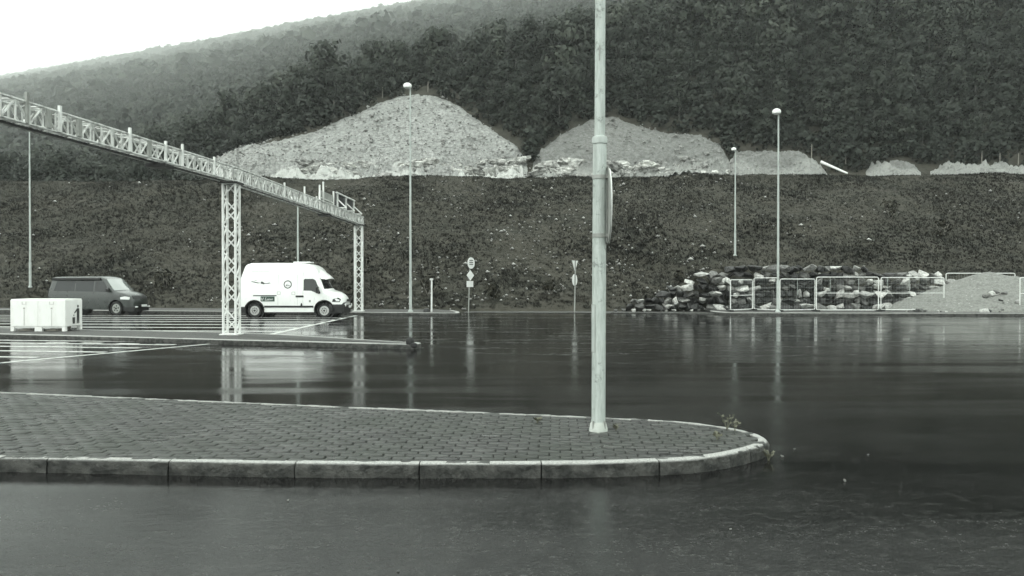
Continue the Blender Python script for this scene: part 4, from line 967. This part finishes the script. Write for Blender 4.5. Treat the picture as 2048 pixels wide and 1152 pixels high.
# ---------------------------------------------------------------- trees
def crown(r, n, h, rad, leaf, lobes=7):
    c = []; 
    for k in range(lobes):
        a = r.uniform(0, 6.28); q = r.random()**.6*rad*.62; hz = h*r.uniform(.22, .92); c.append((q*math.cos(a)*(1.25-hz/h), q*math.sin(a)*(1.25-hz/h), hz, rad*r.uniform(.34, .58)))
    c.append((0, 0, h*.86, rad*.42)); c = np.array(c); L = r.integers(0, len(c), n); C = c[L]
    d = r.normal(size=(n, 3)); d /= np.linalg.norm(d, axis=1)[:, None]; q = r.random(n)**.22
    P = C[:, :3]+d*(C[:, 3]*q)[:, None]*np.array([1, 1, .85]); P[:, 2] = np.maximum(P[:, 2], h*.12)
    nn = d+r.normal(0, .30, (n, 3))+np.array([0, 0, .15]); nn /= np.linalg.norm(nn, axis=1)[:, None]
    t = np.cross(nn, r.normal(size=(n, 3))); t /= np.linalg.norm(t, axis=1)[:, None]; b = np.cross(nn, t); s = leaf*r.uniform(.6, 1.25, n)[:, None]
    V = np.stack([P+t*s, P+b*s*.8, P-t*s*.9, P-b*s*.7], 1).reshape(-1, 3); F = np.arange(4*n).reshape(n, 4)
    tint = np.clip(.45+r.normal(0, .07, n)+.08*(L % 3-1), 0, 1); sn = d*.75+np.array([0, 0, .45])+(P-np.array([0, 0, h*.55]))/h*.5; sn /= np.linalg.norm(sn, axis=1)[:, None]; return V, F, tint, sn
rt = np.random.default_rng(31)
# individually built birches along the wood edge
tp = []
for k in range(7):
    h = 6.0+rt.uniform(-1.2, 1.8); V, F, T, S = crown(rt, 760, h, h*.36, .23, 10)
    o = npmesh('crown', V, F, M['leaf'], T, nrm=S); mb = MB(); p = Vector((0, 0, -.4)); hh = [0]
    pts = [Vector((0, 0, -.4)), Vector((rt.uniform(-.15, .15), 0, h*.3)), Vector((rt.uniform(-.3, .3), rt.uniform(-.2, .2), h*.6)), Vector((rt.uniform(-.4, .4), 0, h*.9))]
    for i in range(3): mb.tube(pts[i], pts[i+1], .11-.03*i, .11-.03*(i+1), 6)
    for i in range(5):
        a = rt.uniform(0, 6.28); s0 = pts[1].lerp(pts[2], rt.random()); mb.tube(s0, s0+Vector((math.cos(a)*h*.2, math.sin(a)*h*.2, h*.18)), .045, .015, 5)
    tr = mb.build('trunk', M['bark'], smooth=True); e = bpy.data.objects.new('birch_tree', None); COL.objects.link(e); o.parent = e; tr.parent = e; tp.append(e)
edge = []; r2 = random.Random(77); tries = 0
while len(edge) < 250 and tries < 60000:
    tries += 1; y = 88+r2.random()**1.3*32; px = r2.uniform(-90, 2140); x = gx(px, y)
    if on_scree(x, y, 1.6) or (y < 91 and px > 1500): continue
    if px > 1460 and y < 93: continue
    # keep the view of the scars open
    pr = 1024+x/y*FPX
    if any((x-a)**2+(y-b)**2 < 7.5 for a, b in edge): continue
    top = (HY-(float(hill(x, y))+6-CAMZ)/y*FPX); blocked = False
    for dx in (-28, 0, 28):
        for pxs, yt in rims[:3]:
            if pxs[0] < pr+dx < pxs[-1] and y < np.interp(pr+dx, pxs, yt): blocked = True
    if blocked: continue
    edge.append((x, y))
edge.sort(key=lambda p: p[1])
for i, (x, y) in enumerate(edge):
    src = tp[i % 7]; o = src if i < 7 else copy_tree(src); s = r2.uniform(.55, 1.15)*(1.0 if y > 94 else .7)
    o.location = (x, y, float(hill(x, y))-.1); o.rotation_euler = (0, 0, r2.uniform(0, 6.28)); o.scale = (s*1.1, s*1.1, s)
    px = 1024+x/y*FPX; side = 'left of the big scree cone' if px < 700 else 'above the big scree cone' if px < 1055 else 'above the smaller scree cone' if px < 1460 else 'on the right above the low mounds'
    tag(o, ('bushy' if i % 2 else 'slender')+' birch at the wood edge '+side, 'tree', 'birches at the lower edge of the wood')
# the wood beyond, one uncountable mass
fv = [crown(rt, 260, 8, 3.1, .34, 6) for _ in range(8)]; ff = [crown(rt, 60, 9, 4.0, .95, 5) for _ in range(6)]
def wood(n, y0, y1, protos_, name, smin, smax, label, seed):
    r = np.random.default_rng(seed); y = (y0**2+(y1**2-y0**2)*r.random(n))**.5; x = r.uniform(-.74, .74, n)*y
    if y0 < 140:
        k = np.array([not on_scree(a, b, 3) for a, b in zip(x, y)]); x, y = x[k], y[k]
        ed = np.array(edge); k = np.array([((ed[:, 0]-a)**2+(ed[:, 1]-b)**2).min() > 5 for a, b in zip(x, y)]); x, y = x[k], y[k]
    z = hill(x, y)-.3; Vs, Fs, Ts, Ns = [], [], [], []; off = 0; clump = fbm(x*.05, y*.05, 3)
    for i in range(len(x)):
        V, F, T, S = protos_[i % len(protos_)]; a = r.uniform(0, 6.28); s = r.uniform(smin, smax)*(1+.25*clump[i]); ca, sa = math.cos(a)*s, math.sin(a)*s
        Ns.append(np.stack([S[:, 0]*math.cos(a)-S[:, 1]*math.sin(a), S[:, 0]*math.sin(a)+S[:, 1]*math.cos(a), S[:, 2]], 1))
        Vs.append(np.stack([V[:, 0]*ca-V[:, 1]*sa+x[i], V[:, 0]*sa+V[:, 1]*ca+y[i], V[:, 2]*s*r.uniform(.85, 1.15)+z[i]], 1)); Fs.append(F+off); off += len(V)
        Ts.append(np.clip(T+r.normal(0, .20)+.2*clump[i], 0, 1))
    tag(npmesh(name, np.concatenate(Vs), np.concatenate(Fs), M['leaf'], np.concatenate(Ts), nrm=np.concatenate(Ns)), label, 'wood', kind='stuff')
wood(5200, 106, 290, fv, 'forest', .6, 1.2, 'dense birch wood on the lower mountainside', 51)
wood(9000, 280, 700, ff, 'forest', .9, 1.4, 'dense wood high on the mountainside, fading into cloud', 52)
wood(16000, 680, 4200, [crown(rt, 44, 11, 11, 3.2, 6) for _ in range(5)], 'forest', 1.0, 1.7, 'far upper wood dissolving into the cloud', 53)
# brushwood filling the ground between the trees and up to the rims
r9 = np.random.default_rng(91); bs = [crown(r9, 60, 2.4, 1.5, .28, 5) for _ in range(6)]; y = r9.uniform(87, 165, 13000); x = r9.uniform(-.72, .72, 13000)*y
k = np.array([not on_scree(a, b, r9.choice((.6, .2, -.5))) for a, b in zip(x, y)]) & ~((x/y > .27) & (y < 91.5)); x, y = x[k], y[k]; z = hill(x, y)-.3; Vs, Fs, Ts, Ns = [], [], [], []
for i in range(len(x)):
    V, F, T, S = bs[i % 6]; a = r9.uniform(0, 6.28); q = r9.uniform(.45, 1.15); ca, sa = math.cos(a)*q, math.sin(a)*q
    Ns.append(np.stack([S[:, 0]*math.cos(a)-S[:, 1]*math.sin(a), S[:, 0]*math.sin(a)+S[:, 1]*math.cos(a), S[:, 2]], 1))
    Vs.append(np.stack([V[:, 0]*ca-V[:, 1]*sa+x[i], V[:, 0]*sa+V[:, 1]*ca+y[i], V[:, 2]*q*.9+z[i]], 1)); Fs.append(F+i*len(V)); Ts.append(np.clip(T+r9.normal(0, .12), 0, 1))
tag(npmesh('brushwood', np.concatenate(Vs), np.concatenate(Fs), M['leaf'], np.concatenate(Ts), nrm=np.concatenate(Ns)), 'brushwood covering the ground under the birches and round the scree', 'brushwood', kind='stuff')
# shrubs on the bank
def shrub(x, y, z, h, rad, label, n=300, leaf=.12, tone=-.2, seed=1, name='shrub'):
    r = np.random.default_rng(seed); V, F, T, S = crown(r, n, h, rad, leaf, 6); V[:, 2] -= h*.12
    e = empty(name, (x, y, z), label, 'shrub'); o = npmesh('foliage', V, F, M['shrub'], np.clip(T+tone, 0, 1)); o.parent = e
    mb = MB()
    for i in range(6): a = r.uniform(0, 6.28); mb.tube((0, 0, -.2), (math.cos(a)*rad*.5, math.sin(a)*rad*.5, h*.7), .025, .01, 5)
    mb.build('stem', M['timber'], e); return e
m = M['shrub'] = mat('dark shrub', (.03, .03, .02), .8, spec=.2); n = N(m); at = n.n('ShaderNodeAttribute', attribute_name='tint')
n.l(n.ramp(at.outputs['Fac'], [(0., (.012, .013, .009)), (.5, (.03, .028, .02)), (1., (.07, .065, .045))]), n.b.inputs['Base Color'])
xx, yy = gx(120, 47.8), 47.8; shrub(xx, yy, float(hill(xx, yy)), 2.6, .75, 'made-up dark shrub standing in for a lens drop, on the bank above the dark camper van', 900, .09, seed=3)  # shrub added as a stand-in for a water drop on the lens
for k, (px_, y, h) in enumerate([(700, 47, 1.0), (860, 47.5, 1.3), (985, 46.5, .9), (730, 52, 1.2), (540, 50, 1.2), (1100, 47, .8), (1780, 62, 1.5), (1360, 47.5, .7), (330, 50, 1.3), (640, 46, .8), (1885, 58, 1.2)]):
    xx = gx(px_, y); o = shrub(xx, y, float(hill(xx, y)), h, h*.8, 'low dark green bush on the grass bank', 160, .13, -.1, 40+k); o['group'] = 'low bushes on the bank'
# weeds at the tip of the island
def weed(x, y, z, h, n, label, seed):
    r = random.Random(seed); mb = MB()
    for k in range(n):
        a = r.uniform(0, 6.28); l = h*r.uniform(.4, 1); e_ = Vector((math.cos(a)*l*.5, math.sin(a)*l*.5, l)); m_ = e_*.55+Vector((0, 0, l*.12))
        mb.tube((0, 0, -.01), m_, .0028, .002, 4); mb.tube(m_, e_, .002, .001, 4)
        for q in range(4):
            p = m_.lerp(e_, r.random()); b = r.uniform(0, 6.28); w_ = .012
            mb.add([p, p+Vector((math.cos(b)*.03, math.sin(b)*.03, .01)), p+Vector((math.cos(b+.5)*.025, math.sin(b+.5)*.025, .022))], [(0, 1, 2)])
    o = mb.build('weed', M['weed']); o.location = (x, y, z); tag(o, label, 'weed'); return o
M['weed'] = mat('dry weed', (.14, .14, .10), .8)
p = G(1455, 858, .13); weed(p.x, p.y, .125, .17, 7, 'thin dry weed at the back kerb near the tip of the island', 2)
p = G(1470, 862, .13); weed(p.x, p.y, .125, .13, 5, 'short dry weed right of the thin one near the island tip', 3)
p = G(1436, 880, .13); weed(p.x, p.y, .12, .09, 14, 'low spreading weed in the paving joints near the island tip', 4)
p = G(1075, 845, .13); weed(p.x, p.y, .12, .06, 16, 'small dark weed tuft in the paving left of the big pole', 5)
p = G(1232, 860, .13); weed(p.x, p.y, .12, .06, 8, 'tiny weed right beside the foot of the big pole', 6)
p = G(1538, 922, 0); weed(p.x, p.y, .0, .10, 12, 'weeds growing from the gutter at the island tip', 7)
# dark lump added for a lens-drop blur at the end of the gantry island
mb = MB(); mb.lathe([(.13, 0), (.17, .06), (.17, .16), (.12, .26), (.03, .30)], seg=14); mb.lathe([(.10, 0), (.14, .05), (.12, .14), (.03, .18)], (.17, -.12, -.06), 12)
o = mb.build('stand_in_lump', M['rubber'], smooth=True); o.location = (gx(820, 20.1), 20.1, .08); o.scale = (.62, .62, .72); tag(o, 'black stand-in lump added for a lens-drop blur at the tip of the kerb island with the gantry column', 'stand-in lump')
# bright grit lying on the wet asphalt
for k, (px_, py_, s) in enumerate([(1737, 911, .022), (1691, 964, .03), (861, 956, .03), (1462, 1061, .018), (1042, 897, .0), (575, 1003, .02), (1590, 900, .02), (795, 1146, .018), (1565, 915, .03)]):
    if not s: continue
    p = G(px_, py_, 0); o = bpy.data.objects.new('pebble', protos['pale'][k % 7]); COL.objects.link(o); o.location = (p.x, p.y, s*.35); o.scale = (s*1.4, s, s*.8); o.rotation_euler = (0, 0, k)
    tag(o, 'small white pebble lying on the wet asphalt near the island', 'pebble', 'pebbles on the wet asphalt')

# ---------------------------------------------------------------- damp air
m = bpy.data.materials.new('haze'); m.use_nodes = True; t = m.node_tree; t.nodes.clear(); out = t.nodes.new('ShaderNodeOutputMaterial'); pv = t.nodes.new('ShaderNodeVolumePrincipled')
pv.inputs['Color'].default_value = (.93, .97, .94, 1); pv.inputs['Density'].default_value = .00038; pv.inputs['Anisotropy'].default_value = .2
t.links.new(pv.outputs[0], out.inputs['Volume'])
mb = MB(); mb.box((0, 1460, 1249), (6900, 6000, 2500)); o = mb.build('haze', m); tag(o, kind='stuff')
